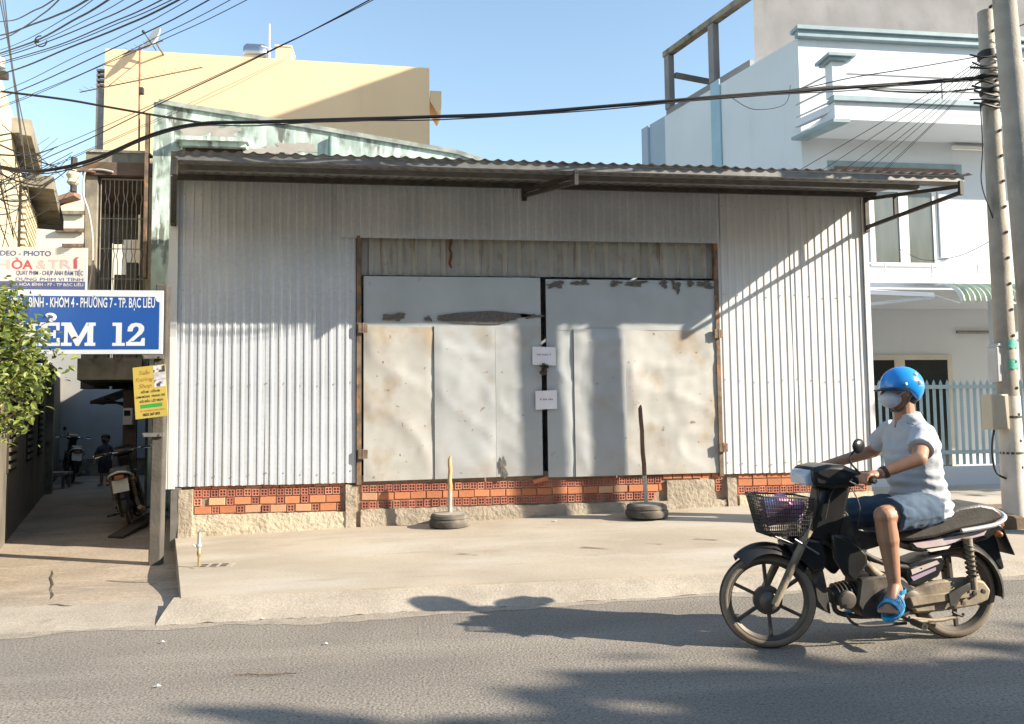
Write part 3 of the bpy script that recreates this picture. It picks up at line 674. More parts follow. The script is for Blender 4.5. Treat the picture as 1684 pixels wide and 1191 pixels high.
# cream house along the left of the alley
VL = V((-.345, .939, 0)); VLn = V((.939, .345, 0)); L0 = V((-4.63, 9.54, 0))
def LP(Y, z, off=0): s = (Y-L0.y)/VL.y; return V((L0.x+VL.x*s, Y, z))+VLn*off
def lslab(Y0, Y1, z0, z1, o0, o1): return MB().prism([LP(Y0, z0, o0), LP(Y0, z1, o0), LP(Y0, z1, o1), LP(Y0, z0, o1)], LP(Y1, z0)-LP(Y0, z0))
chh = thing('cream_house', 'tall cream house lining the left side of the alley, with jutting ledges', 'building', LP(9, -.1))
obj('lower_wall', lslab(6.9, 21, -.12, 2.35, -.35, 0), dirty_shade, chh)
obj('upper_wall', lslab(6.9, 10.5, 2.352, 5.13, -.9, -.05), cream, chh)
obj('upper_wall', lslab(10.502, 13.5, 2.352, 4.75, -.9, -.05), cream, chh)
obj('ledge', lslab(9.9, 11.5, 4.85, 5.05, -.5, .16), mossy, chh)
obj('ledge', lslab(11.3, 13.9, 4.60, 4.78, -.5, .32), mossy, chh)
obj('ledge', lslab(7.0, 16.5, 2.25, 2.36, -.3, .14), mossy, chh)
lf = obj('louvre_window', lslab(10.9, 12.7, 3.35, 4.5, -.049, -.02), darkin, chh)
for i in range(13): obj('slat', lslab(10.95, 12.65, 3.38+i*.085, 3.43+i*.085, -.02, .03), cream, lf)
for yy, w in ((9.9, .9), (12.2, .9), (14.2, .8)):
    wv = obj('louvre_window', lslab(yy, yy+w, .75, 2.0, .001, .02), darkin, chh)
    for i in range(12): obj('slat', lslab(yy+.04, yy+w-.04, .8+i*.1, .85+i*.1, .02, .045), dirty_shade, wv)
for yy in (16.0,): obj('pilaster', lslab(yy, yy+.35, -.1, 2.24, .002, .12), mossy, chh)
# far end of the alley and the pale gable house behind
eh = thing('alley_end_house', 'grey wall closing the far end of the dark alley', 'building', (-7.4, 20.6, -.1))
egr = mat('grey_wall', (.40, .40, .39), (.34, .34, .33), 1.5, rough=.9)
obj('wall', MB().box((-9.6, 20.6, -.12), (-4.6, 20.9, 4.2)), egr, eh)
obj('plinth', MB().box((-9.6, 20.52, -.12), (-4.6, 20.598, .35)), mossy, eh)
obj('pilaster', MB().box((-6.85, 20.45, .352), (-6.6, 20.597, 4.1)), egr, eh)
gb = thing('gable_house', 'pale house with a sloping brown roof edge seen beyond the alley', 'building', (-10.5, 24, -.1))
a, b, c = P(40, 361, Y=24), P(142, 327, Y=24), P(200, 345, Y=24)
obj('wall', MB().prism([(a.x-.8, 24, -.12), (a.x-.8, 24, a.z-.1), (b.x, 24, b.z), (c.x, 24, c.z), (c.x, 24, -.12)], (0, 3, 0)), mat('pale_cream_paint', (.76, .68, .55), (.70, .62, .50), 1, rough=.9), gb)
obj('roof_edge', MB().obox((a+b)/2+V((-.35, -.05, .04)), (b-a)/2*1.14, (0, .25, 0), (0, 0, .07)), mat('brown_tile', (.28, .17, .12), (.2, .12, .09), 8, rough=.9), gb)
a, b = P(105, 397, Y=23.9), P(135, 391, Y=23.9); 
for y0, x0, x1, m_ in ((350, 100, 140, mossy), (379, 92, 139, rustm), (404, 103, 139, rustm)):
    a, b = P(x0, y0, Y=23.9), P(x1, y0, Y=23.9); obj('steel_beam', MB().bar(a, b, .1, .1), m_, gb)
# low house under the balcony on the right of the alley
rh = thing('alley_house', 'dark low house front under the balcony on the right side of the alley', 'building', (-3.95, 12.9, -.1))
def RP(Y, z, off=0): return V((-3.93-.302*(Y-12.6), Y, z))+V((-.957, -.289, 0))*off
def rslab(Y0, Y1, z0, z1, o0, o1): return MB().prism([RP(Y0, z0, o0), RP(Y0, z1, o0), RP(Y0, z1, o1), RP(Y0, z0, o1)], RP(Y1, z0)-RP(Y0, z0))
obj('wall', rslab(17.6, 20.5, -.12, 3.2, -.3, .02), dirty_shade, rh)
obj('wall', rslab(12.7, 17.598, -.12, 2.1, -.3, .01), dirty_shade, rh)
for yy in (13.4, 15.8, 18.2): obj('post', rslab(yy, yy+.22, -.1, 2.05, .012, .16), mossy, rh)
dm = mat('dark_wood', (.05, .04, .03), (.08, .06, .045), 5, rough=.8)
for yy in (14.2, 16.5): obj('door', rslab(yy, yy+.9, -.08, 1.95, .011, .05), dm, rh)
a, b = RP(13.2, 2.0, .0), RP(13.2, 1.62, .95); e_ = RP(16, 2)-RP(13.2, 2)
t = thing('alley_awning', 'dark sagging awning on thin struts inside the alley', 'awning', a)
obj('sheet', MB().prism([a, a+V((0, 0, .03)), b+V((0, 0, .03)), b], e_), darkst, t)
obj('strut', MB().tube([RP(13.25, 1.4, .02), b.lerp(a, .2)], .02, 6), darkst, t); obj('strut', MB().tube([RP(13.3, 1.62, .02), b], .02, 6), darkst, t)
q = P(211, 685, Y=12.5)
t = thing('meter_box', 'small grey electricity meter box hanging in the alley', 'meter box', (q.x, 12.5, q.z-.15))
obj('case', MB().box((q.x-.07, 12.46, q.z-.13), (q.x+.07, 12.56, q.z+.13)), mat('grey_plastic', (.45, .46, .47), None, 6, rough=.5), t, bevel=.01)
obj('dial', MB().box((q.x-.045, 12.45, q.z+.01), (q.x+.045, 12.459, q.z+.09)), darkgl, t); obj('back_board', MB().box((q.x-.1, 12.561, q.z-1.6), (q.x+.1, 12.6, q.z+.4)), dm, t)
# ---------------------------------------------------------------- houses on the right
YW = 12.8; c0 = V((6.94, YW, 0))
wh = thing('white_house', 'white and pale blue multi-storey house with balcony to the right of the shed', 'house', (6.94, YW, .1))
ztop = P(1306, 62, Y=YW).z
up_ = 3.36
obj('upper_walls', MB().prism([(6.94, YW, up_), (6.94, YW, ztop), (17, YW, ztop), (17, YW, up_)], VD*4.65), wblue, wh)
sl = MB().prism([c0+V((-.012, .3, .1)), c0+V((-.012, .3, ztop+.02)), c0+VD*4.66+V((-.012, 0, ztop+.02)), c0+VD*4.66+V((-.012, 0, .1))], (.010, 0, 0))
obj('side_wall', sl, pblue_shaded, wh)
p = PV(1185, 130, c0); obj('side_pilaster', MB().prism([p+V((-.04, 0, 0)), p+V((-.04, 0, -8)), p+VD*.28+V((-.04, 0, -8)), p+VD*.28+V((-.04, 0, 0))], (.027, 0, 0)), mat('sky_blue_paint', (.34, .50, .62), None, 2, rough=.8), wh)
p = c0+VD*4.68+V((-.06, 0, ztop)); obj('corner_post', MB().prism([p, p+V((0, 0, -8)), p+VD*.25+V((0, 0, -8)), p+VD*.25], (.2, 0, 0)), pblue_shaded, wh)
obj('cornice', MB().box((6.88, YW-.12, ztop-.02), (17, YW-.002, ztop+.09)).box((6.85, YW-.17, ztop+.091), (17, YW+.1, ztop+.16)), teal, wh)
obj('ground_wall', MB().box((7.06, 14.3, .1), (17, 14.4, up_-.002)), wblue, wh)
obj('ground_side_wall', MB().prism([(6.95, 12.0, .1), (6.95, 12.0, up_-.003), (6.95-.6, 14.3, up_-.003), (6.95-.6, 14.3, .1)], (.1, 0, 0)), wblue, wh)
obj('porch_ceiling', MB().box((6.95, 11.86, up_+.001), (17, YW-.002, up_+.10)), wblue, wh)
# balcony
b0, b1 = P(1372, 163, Y=11.9), P(1372, 196, Y=11.9); zb1, zb0 = b0.z, b1.z
bx = b0.x
bal = obj('balcony_slab', MB().box((bx, 11.9, zb0), (17, YW-.002, zb0+.18)), wblue, wh)
obj('balcony_front', MB().box((bx, 11.9, zb0+.182), (17, 12.02, zb1-.04)), wblue, wh)
obj('balcony_side', MB().prism([(bx, 12.022, zb0+.182), (bx, 12.022, zb1-.04), (bx-.25, YW-.003, zb1-.04), (bx-.25, YW-.003, zb0+.182)], (.1, 0, 0)), wblue, wh)
obj('balcony_ledge', MB().box((bx-.04, 11.84, zb1-.038), (17, 12.06, zb1+.02)).box((bx-.02, 11.87, zb1+.021), (17, 12.04, zb1+.06)), teal, wh)
obj('side_ledge', MB().prism([(bx-.05, 11.86, zb0-.06), (bx-.05, 11.86, zb0+.0-.002), (bx-.32, YW-.003, zb0-.002), (bx-.32, YW-.003, zb0-.06)], (.3, 0, 0)), teal, wh)
pt = P(1372, 104, Y=11.95).z
pst = obj('balcony_post', MB().box((bx-.03, 11.88, zb1+.062), (bx+.22, 12.1, pt)), wblue, wh)
obj('post_cap', MB().box((bx-.1, 11.81, pt+.002), (bx+.29, 12.17, pt+.05)).box((bx-.15, 11.76, pt+.051), (bx+.34, 12.22, pt+.1)), teal, pst)
rl = MB()
for z in (zb1+.25, zb1+.48): rl.tube([(bx+.22, 11.97, z), (17, 11.97, z)], .018, 6)
for x in (9.1, 11): rl.tube([(x, 11.97, zb1+.06), (x, 11.97, zb1+.48)], .018, 6)
obj('railing', rl, mat('railing_grey', (.5, .5, .5), None, 4, rough=.4, metal=.5), wh)
rl = MB()
for z in (zb1+.02, zb1+.25, zb1+.5): rl.tube([(bx+.02, 12.1, z), (bx-.2, YW, z)], .018, 6)
obj('side_railing', rl, MATS['railing_grey'], wh)
# upper opening, shutters window
a, b = P(1362, 300, Y=YW), P(1580, 264, Y=YW); b.z = P(1362, 268, Y=YW).z-.06
obj('upper_window', MB().box((a.x, YW-.012, a.z-.02), (b.x, YW-.002, b.z+.10)), teal, wh)
w_ = obj('upper_shutter', MB().box((a.x+.12, YW-.022, a.z-.01), (b.x-.12, YW-.0125, b.z-.0)), mat('brown_shutter', (.22, .12, .085), (.12, .07, .05), 3, rough=.6), wh)
a, b = P(1437, 432, Y=YW), P(1533, 318, Y=YW); mid = (a.x+b.x)/2
wf = obj('window', MB().box((a.x-.06, YW-.03, a.z-.06), (b.x+.06, YW-.002, a.z)).box((a.x-.06, YW-.03, b.z), (b.x+.06, YW-.002, b.z+.06)).box((a.x-.06, YW-.029, a.z+.001), (a.x+.03, YW-.002, b.z-.001)).box((b.x-.03, YW-.029, a.z+.001), (b.x+.06, YW-.002, b.z-.001)).box((mid-.09, YW-.029, a.z+.001), (mid+.09, YW-.002, b.z-.001)), white, wh)
for u0, u1 in ((a.x+.031, mid-.091), (mid+.091, b.x-.031)): obj('pane', MB().box((u0, YW-.015, a.z+.001), (u1, YW-.003, b.z-.001)), glassm, wf)
obj('shutter', MB().box((b.x+.08, YW-.06, a.z+.1), (b.x+.30, YW-.02, b.z+.05)), wblue, wh)
# first floor slab edge with its railing, ledge
z0, z1 = P(1440, 474, Y=11.85).z, P(1440, 432, Y=11.85).z
rl = MB()
for z in (z1, (z0+z1)/2+.04, z0+.12): rl.tube([(6.96, 11.9, z), (17, 11.9, z)], .014, 6)
for i in range(11): rl.tube([(7.0+i*.85, 11.9, z0+.1), (7.0+i*.85, 11.9, z1)], .014, 6)
obj('lower_railing', rl, white, wh)
obj('ledge', MB().box((6.9, 11.80, up_+.101), (17, YW-.003, up_+.16)), white, wh)
# ground floor openings
a, b = P(1425, 735, Y=14.3), P(1556, 592, Y=14.3); fr = MB(); m1 = a.x+(b.x-a.x)*.36; m2 = m1+.22
for u0, u1 in ((a.x-.08, a.x), (m1, m2), (b.x, b.x+.1)): fr.box((u0, 14.26, .21), (u1, 14.298, b.z+.1))
fr.box((a.x, 14.262, b.z), (m1, 14.298, b.z+.1)).box((m2, 14.262, b.z), (b.x, 14.298, b.z+.1))
df = obj('door_frame', fr, mat('beige_frame', (.62, .58, .50), None, 3, rough=.6), wh)
obj('pane', MB().box((a.x, 14.275, .6), (m1, 14.297, b.z-.001)), darkgl, df); obj('door', MB().box((m2, 14.272, .22), (b.x, 14.297, b.z-.001)), darkgl, df)
q = P(1602, 546, Y=14.2); obj('tube_lamp', MB().tube([(q.x-.35, 14.24, q.z), (q.x+.5, 14.24, q.z)], .03, 8), greyst, wh)
q = P(1598, 244, Y=YW-.05); obj('tube_lamp', MB().box((q.x-.38, YW-.08, q.z-.03), (q.x+.5, YW-.01, q.z+.03)), white, wh)
q = P(1640, 590, Y=12.2); obj('porch_pillar', MB().box((q.x-.05, 12.0, .2), (q.x+.25, 12.3, up_-.003)), wblue, wh)
struct('yard', MB().box((5.2, 10.62, -.1), (17, 14.29, .205)), mat('yard_concrete', (.45, .43, .40), (.38, .36, .33), 2, rough=.9))
# striped awning of curved ribs
aw = thing('striped_awning', 'green and cream curved ribbed awning over the white house porch', 'awning', (8.6, 11.2, 2.9))
a = P(1537, 477, Y=11.75); a2 = P(1650, 500, Y=11.1)
g1, g2 = mat('awning_green', (.40, .50, .36), None, 4, rough=.7), mat('awning_cream', (.72, .72, .60), None, 4, rough=.7)
x = a.x; i = 0
while x < a.x+2.9:
    mb = MB(); n = 7; w = .095
    for j in range(n+1):
        t = j/n*math.pi/2; y = 11.78-.62*math.sin(t); z = up_+.05-.36*(1-math.cos(t))
        for s in range(5): u = s/4; mb.v.append(V((x+w*u, y-.03*math.sin(math.pi*u), z+.03*math.sin(math.pi*u))))
    for j in range(n):
        for s in range(4): q = j*5+s; mb.f.append((q, q+5, q+6, q+1))
    obj('awning_rib', mb, g1 if i % 2 else g2, aw, smooth=True); x += w; i += 1
for xx in (a.x+.02, a.x+1.4, a.x+2.85): obj('awning_arm', MB().tube([(xx, 11.79, up_-.1), (xx, 11.18, up_-.32)], .015, 6), white, aw)
cf = thing('canopy_frame', 'pale steel canopy frame under the ledge left of the striped awning', 'canopy', (7.6, 11.6, 3))
p1, p2, p3 = P(1437, 481, Y=11.6), P(1536, 486, Y=11.2), P(1437, 503, Y=11.7)
obj('top_bar', MB().bar(p1+V((-.4, 0, 0)), p2, .05), wblue, cf); obj('diagonal_bar', MB().bar(p3+V((-.3, 0, 0)), p2+V((0, 0, -.03)), .05), wblue, cf); obj('sheet', MB().prism([p1+V((-.4, 0, .04)), p2+V((0, 0, .03)), p2+V((0, .6, .12)), p1+V((-.4, .25, .12))], (0, 0, .012)), wblue, cf)
# palisade fence on a low white wall
YP = 10.4
fn = thing('palisade_fence', 'pale blue palisade fence on a low white wall before the white house', 'fence', (7, YP, .2))
obj('low_wall', MB().box((5.85, YP-.06, .1), (13, YP+.10, .53)), wblue, fn)
fb = mat('pale_blue_steel', (.40, .53, .57), (.36, .48, .52), 3, rough=.45, metal=.1)
z1 = P(1600, 636, Y=YP).z; z0 = P(1600, 743, Y=YP).z
for z in (z0, z1): obj('rail', MB().box((5.9, YP-.03, z-.028), (13, YP-.003, z+.028)), fb, fn)
bm_ = MB(); h = z1+.07-.58
bm_.box((-.022, 0, 0), (.022, .012, h)); bm_.add([(-.022, 0, h+.001), (.022, 0, h+.001), (.022, .012, h+.001), (-.022, .012, h+.001), (0, .006, h+.06)], [(0, 1, 4), (1, 2, 4), (2, 3, 4), (3, 0, 4)])
bme = bm_.mesh('fence_bar'); bme.materials.append(fb)
for i in range(52):
    o = bpy.data.objects.new('fence_bar', bme); COL.objects.link(o); o.parent = fn; o.location = V((5.95+i*.107, YP+.001, .56))-worldloc(fn)
# raw rendered tower behind
YT = 16.6; g0 = P(1240, 60, Y=YT)
gt = thing('grey_tower', 'tall raw grey rendered block rising behind the white house', 'building', (g0.x, YT, 8))
obj('wall', MB().prism([(g0.x, YT, 5), (g0.x, YT, 18.3), (18, YT, 18.3), (18, YT, 5)], V((3.2, 4.6, 0))), greyw, gt)
pq = PV(1100, 95, g0); pz0 = pq.z; s_ = (pq.y-YT)/VD.y
gp = MB(); e0 = V((g0.x, YT, 0)); wid = V((.16, .05, 0))
def gpt(s, z): return V((g0.x-.01, YT-.02, z))+VD*s
zpar = PV(1240, 100, g0).z
obj('parapet', MB().prism([gpt(.02, 5), gpt(.02, zpar), gpt(s_, zpar), gpt(s_, 5)], (-.12, -.03, 0)), greyw, gt)
for s, z0_, z1_ in ((s_-.1, zpar, pz0-.02), (1.35, zpar, pz0-.02)): obj('pergola_post', MB().obox(gpt(s, (z0_+z1_)/2)+V((-.06, 0, .001)), VD*.1, V((.957, .289, 0))*.09, (0, 0, (z1_-z0_)/2-.004)), greyw, gt)
obj('pergola_beam', MB().obox(gpt(s_/2, pz0+.07)+V((-.06, 0, 0)), VD*(s_/2+.05), V((.957, .289, 0))*.1, (0, 0, .075)), mossy, gt)
e = gpt(s_-.1, zpar)
obj('pergola_beam', MB().bar(e+V((.1, 0, .95)), e+V((1.5, .4, .95)), .12, .12), greyw, gt)
# low brown ledge beside the utility pole
a, b = P(1556, 862, Z=.24), P(1668, 862, Z=.24)
tag(obj('earth_ledge', MB().prism([(a.x, a.y, .1), (a.x, a.y, .30), (a.x+.1, a.y+.5, .36), (a.x, a.y+.5, .1)], (4.2, 0, 0)), mat('brown_earth', (.22, .16, .11), (.13, .095, .07), 4, rough=.95, bump=.5, bscale=25), bevel=.03), 'low brown earth ledge behind the motorcycle seat beside the utility pole', 'ledge')
# ---------------------------------------------------------------- utility poles
pc = mat('pole_concrete', (.42, .385, .33), (.32, .29, .25), 4, rough=.92, bump=.4, bscale=35, stain=((.20, .18, .155), 3.5, .58, (2, 2, .5), .7, .12))
pw = mat('pole_whitewash', (.62, .60, .57), (.50, .48, .45), 3, rough=.92, bump=.3, bscale=30, stain=((.34, .31, .27), 4, .6, (2, 2, .6), .7, .12))
blk = mat('black_rubber', (.012, .012, .013), (.022, .022, .022), 20, rough=.55)
grn = mat('green_sticker', (.05, .34, .25), (.07, .42, .33), 12, rough=.6, stain=((.45, .55, .5), 40, .58, (1, 1, 2), .8))
def upole(px0, py0, px1, py1, gz, r0, r1, zt, lab, group=None, mats_=(pc,)):
    b = P(px0, py0, Z=gz); t_ = P(px1, py1, Y=b.y); d = (t_-b)/(t_.z-b.z)
    o = thing('utility_pole', lab, 'pole', b, group); tp = b+d*(zt-b.z)
    n = 12; zs = [b+d*((zt-b.z)*i/n)-V((0, 0, .15 if i == 0 else 0)) for i in range(n+1)]
    obj('shaft', MB().tube(zs, [r0+(r1-r0)*i/n for i in range(n+1)], 16), mats_[0], o, smooth=True)
    return o, b, d
poleA, bA, dA = upole(1671, 868, 1622, 60, .16, .112, .072, P(1622, 20, Y=7.3).z, 'grey concrete utility pole with cable bands and green stickers, left of the pair')
poleB, bB, dB = upole(1729, 876, 1656, 50, .16, .135, .088, 8.6, 'thicker leaning concrete utility pole at the right edge of the picture')
def onpole(b, d, px_, py_): z = P(px_, py_, Y=b.y).z; return b+d*(z-b.z)
# foot holes, whitewash, bands, stickers
for i in range(22):
    c = bA+dA*(.35+i*.27); obj('foot_hole', MB().lathe(c+V((.02, -.098+.001*i, 0)), (0, 1, 0), [(.016, -.012), (.016, .03)], 8), darkin, poleA)
obj('whitewash', MB().tube([bA+dA*.02, bA+dA*1.35], [.1155, .107], 16, False), pw, poleA, smooth=True)
for y, w in ((92, .09), (128, .05), (152, .07), (170, .05)):
    c = onpole(bA, dA, 1630, y); rr = .083; obj('cable_band', MB().lathe(c, dA, [(rr, -w/2), (rr+.012, -w/2+.01), (rr+.016, 0), (rr+.012, w/2-.01), (rr, w/2)], 14), blk, poleA, smooth=True)
for y in (686, 745): c = onpole(bA, dA, 1650, y); obj('steel_band', MB().lathe(c, dA, [(.108, -.012), (.111, -.012), (.111, .012), (.108, .012)], 18), darkst, poleA)
for y, h in ((567, .09), (600, .10)):
    c = onpole(bA, dA, 1650, y); mb = MB()
    for i in range(7):
        t = -2.1+i*.22
        for s in (-1, 1): mb.v.append(c+V((.106*math.cos(t), .106*math.sin(t), s*h/2+.01*math.sin(i*2.3+s))))
    for i in range(6): mb.f.append((2*i, 2*i+2, 2*i+3, 2*i+1))
    obj('sticker', mb, grn, poleA, smooth=True)
q = P(1636, 676, Y=bA.y-.02)
t = thing('meter_cabinet', 'beige steel cabinet with a cable strapped to the utility pole', 'cabinet', (q.x, bA.y, q.z-.19))
obj('case', MB().box((q.x-.10, bA.y-.11, q.z-.19), (q.x+.09, bA.y+.05, q.z+.17)), mat('beige_enamel', (.52, .48, .38), (.46, .42, .33), 4, rough=.5), t, bevel=.012)
obj('door', MB().box((q.x-.085, bA.y-.118, q.z-.175), (q.x+.075, bA.y-.1105, q.z+.155)), mat('beige_enamel', (.5, .5, .5)), t)
obj('cable', MB().tube(smoothpts([V((q.x-.02, bA.y-.02, q.z-.19)), V((q.x-.06, bA.y-.03, q.z-.4)), V((q.x-.03, bA.y-.03, q.z-.62)), V((q.x+.1, bA.y-.03, q.z-.7))]), .011, 7), blk, t, smooth=True)
q = P(1637, 597, Y=bA.y+.03)
tag(obj('junction_cover', MB().box((q.x-.055, bA.y-.06, q.z-.2), (q.x+.045, bA.y+.08, q.z+.16)).prism([(q.x-.055, bA.y-.06, q.z+.161), (q.x-.03, bA.y-.06, q.z+.2), (q.x+.045, bA.y-.06, q.z+.2), (q.x+.045, bA.y-.06, q.z+.161)], (0, .14, 0)), mat('pale_grey_plastic', (.52, .53, .54), None, 4, rough=.5), bevel=.01), 'pale grey plastic junction cover on the utility pole above the beige cabinet', 'cover')
# alley corner pole carrying the blue sign
ba = P(255, 929, Z=-.07)
ap = thing('alley_pole', 'square weathered concrete pole at the mouth of the alley carrying the blue sign', 'pole', ba)
polm = mat('shaded_concrete', (.10, .092, .08), (.06, .055, .048), 4, rough=.95, bump=.5, bscale=30, stain=((.15, .14, .12), 3, .6, (2, 2, .5), .6, .14))  # concrete colour darkened to carry the shade on the pole
obj('shaft', MB().prism([(ba.x-.07, ba.y, -.15), (ba.x+.045, ba.y, -.15), (ba.x+.045, ba.y+.13, -.15), (ba.x-.07, ba.y+.13, -.15)], (.03, 0, 2.9)), polm, ap, bevel=.012)
for y in (587, 715): q = P(255, y, Y=ba.y); obj('clamp', MB().box((q.x-.11, ba.y-.03, q.z-.02), (q.x+.09, ba.y-.012, q.z+.02)).box((q.x-.10, ba.y-.04, q.z-.008), (q.x-.085, ba.y-.031, q.z+.008)).box((q.x+.05, ba.y-.04, q.z-.008), (q.x+.065, ba.y-.031, q.z+.008)), greyst, ap)
# left pole, mostly outside the picture
lp = thing('utility_pole', 'dark utility pole at the far left edge, tangled with cables', 'pole', (-4.75, 8.0, -.1))
obj('shaft', MB().tube([(-4.75, 8.0, -.15), (-4.55, 8.0, 7.4)], [.13, .09], 14), colm, lp, smooth=True)
q = P(8, 95, Y=8.0); obj('crossarm', MB().bar((q.x-.7, 7.95, q.z-.2), (q.x+.05, 7.95, q.z-.2), .07), darkst, lp)
for i in range(2): obj('insulator', MB().lathe((q.x-.02-.03*i, 7.95, q.z-.14+i*.0-.24*i), (0, 0, 1), [(.02, 0), (.05, .02), (.03, .05), (.055, .08), (.03, .12)], 12), white, lp, smooth=True)

# ---------------------------------------------------------------- signs
sblue = mat('sign_blue_shaded', (.009, .065, .27), (.011, .072, .30), 3, rough=.45)  # blue darkened to hold the shade lying over the sign
swht = mat('sign_white_shaded', (.52, .56, .62), (.48, .52, .58), 5, rough=.5)  # white greyed and blued, shade put into the colour
YS = 7.98
a, b = P(268, 478, Y=YS), P(268, 582, Y=YS); xl = a.x-2.25; zt_, zb_ = a.z, b.z; H_ = zt_-zb_
sg = thing('alley_sign', 'large blue street sign with white lettering HẺM 12 over the alley', 'sign', (a.x, YS, zb_))
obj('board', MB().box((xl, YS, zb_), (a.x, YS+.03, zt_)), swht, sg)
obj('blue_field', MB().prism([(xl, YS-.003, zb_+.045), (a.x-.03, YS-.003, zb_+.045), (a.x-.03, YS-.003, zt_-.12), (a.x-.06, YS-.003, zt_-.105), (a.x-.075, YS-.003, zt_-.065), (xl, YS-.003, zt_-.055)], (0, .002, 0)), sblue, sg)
X1, Z1 = (1, 0, 0), (0, 0, 1)
q0, q1 = P(48, 506, Y=YS), P(255, 506, Y=YS)
def sz(px_): return px_/FPX*8.0
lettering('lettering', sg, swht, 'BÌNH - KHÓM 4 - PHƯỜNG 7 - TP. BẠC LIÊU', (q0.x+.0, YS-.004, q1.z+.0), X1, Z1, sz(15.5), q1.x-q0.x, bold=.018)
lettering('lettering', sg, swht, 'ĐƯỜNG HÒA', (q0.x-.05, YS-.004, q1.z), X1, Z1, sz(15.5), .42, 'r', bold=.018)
def slab_glyph(ch):
    R = lambda x0, y0, x1, y1: [(x0, y0), (x1, y0), (x1, y1), (x0, y1)]
    if ch == 'E': return [R(0, 0, .38, .14), R(0, .86, .38, 1), R(.09, .14, .33, .86), R(.38, 0, .82, .14), [(.68, .14), (.82, .14), (.82, .34), (.70, .34)], R(.38, .86, .80, 1), [(.68, .66), (.80, .66), (.80, .86), (.66, .86)], R(.33, .43, .56, .57), R(.56, .33, .66, .67)], .86
    if ch == 'H': return [R(0, 0, .42, .14), R(0, .86, .42, 1), R(.1, .14, .33, .86), R(.56, 0, .98, .14), R(.56, .86, .98, 1), R(.65, .14, .88, .86), R(.33, .43, .65, .58)], 1.02
    if ch == 'M': return [R(0, 0, .42, .14), R(.12, .14, .26, .86), R(0, .86, .30, 1), R(.92, 0, 1.34, .14), R(1.02, .14, 1.25, .86), R(1.06, .86, 1.34, 1), [(.30, 1), (.26, .86), (.26, .62), (.58, 0), (.70, 0), (1.02, .62), (1.02, .86), (1.06, 1), (.98, 1), (.68, .40), (.38, 1)]], 1.38
    if ch == '1': return [R(0, 0, .5, .13), R(.14, .13, .37, 1), R(0, .86, .14, 1)], .55
    if ch == '2':
        o = []; pts = [(.04, .62), (.06, .80), (.17, .95), (.36, 1), (.56, .97), (.68, .86), (.70, .70), (.62, .55), (.46, .40), (.34, .26), (.30, .17)]
        inn = [(.26, .64), (.28, .74), (.36, .80), (.44, .78), (.48, .70), (.45, .60), (.36, .49), (.20, .34), (.08, .2), (.02, .1), (.0, 0)]
        pts = [(.04, .62), (.06, .80), (.18, .95), (.38, 1), (.58, .96), (.70, .84), (.71, .68), (.62, .52), (.44, .36), (.30, .22)]
        inn = [(.24, .62), (.27, .75), (.33, .82), (.40, .84), (.46, .81), (.49, .74), (.47, .64), (.38, .51), (.20, .33), (.02, .14)]
        for i in range(len(pts)-1): o.append([pts[i], inn[i], inn[i+1], pts[i+1]])
        o.append([(.0, 0), (.74, 0), (.74, .17), (.0, .17)]); o.append([(.56, .17), (.74, .17), (.74, .34), (.62, .34)]); return o, .78
def slab_text(name, s, xr, zb, h, y, m, parent, kx=1.0):
    gl = [(c, *slab_glyph(c)) if c != ' ' else (c, [], .62) for c in s]; W_ = sum(g[2] for g in gl)*h*kx; x = xr-W_
    for c, polys, w in gl:
        if polys:
            mb = MB()
            for i, pl_ in enumerate(polys):
                ar = sum(pl_[k][0]*pl_[(k+1) % len(pl_)][1]-pl_[(k+1) % len(pl_)][0]*pl_[k][1] for k in range(len(pl_)))
                if ar < 0: pl_ = pl_[::-1]
                mb.add([(x+u*h*kx, y-.0002*i, zb+v*h) for u, v in pl_], [tuple(range(len(pl_)))])
            if c == 'E':
                hk = [(.42+.17*math.cos(t), 1.22+.11*math.sin(t)) for t in [2.6-i*.45 for i in range(10)]]; hk += [(.44, 1.08), (.43, 1.05)]
                mb.tube([(x+u*h*kx, y+.012, zb+v*h) for u, v in hk], .03, 4)
            obj('letter', mb, m, parent)
        x += w*h*kx
q = P(240, 569, Y=YS); hh = P(240, 531, Y=YS).z-q.z
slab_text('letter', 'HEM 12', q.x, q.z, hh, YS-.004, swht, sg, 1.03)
# photo studio board
YS2 = 8.35; a, b = P(143, 408, Y=YS2), P(143, 476, Y=YS2)
ps = thing('studio_sign', 'faded white photo studio signboard above the blue alley sign', 'sign', (a.x-.5, YS2, b.z))
fade = mat('faded_board_shaded', (.50, .50, .52), (.45, .445, .45), 2.2, rough=.55, stain=((.54, .46, .41), 2.6, .58, (1, 1, 1), .7, .15))  # faded white, dulled further for the shade on the board
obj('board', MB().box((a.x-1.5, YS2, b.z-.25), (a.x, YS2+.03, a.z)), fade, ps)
nav = mat('faded_navy', (.06, .085, .22), None, 8, rough=.6); red = mat('faded_red', (.42, .07, .09), (.30, .06, .08), 8, rough=.6); pgr = mat('faded_pink_grey', (.46, .36, .36), None, 8, rough=.6)
def st(s, x0, x1, y, h, m, **k): p, r_ = P(x0, y, Y=YS2), P(x1, y, Y=YS2); lettering('lettering', ps, m, s, (p.x, YS2-.001, p.z), X1, Z1, h/FPX*8.45, r_.x-p.x, **k)
st('VIDEO - PHOTO', -12, 84, 420, 8, nav, bold=.02); st('H', -8, 16, 442, 15, pgr, bold=.02); st('ÒA', 19, 54, 442, 14, red, bold=.025); st('&', 60, 76, 441.5, 14, pgr, bold=.01); st('T', 80, 96, 441.5, 14, pgr, bold=.01); st('R', 99, 117, 441.5, 14, pgr, bold=.01); st('Í', 121, 130, 441.5, 14, red, bold=.025)
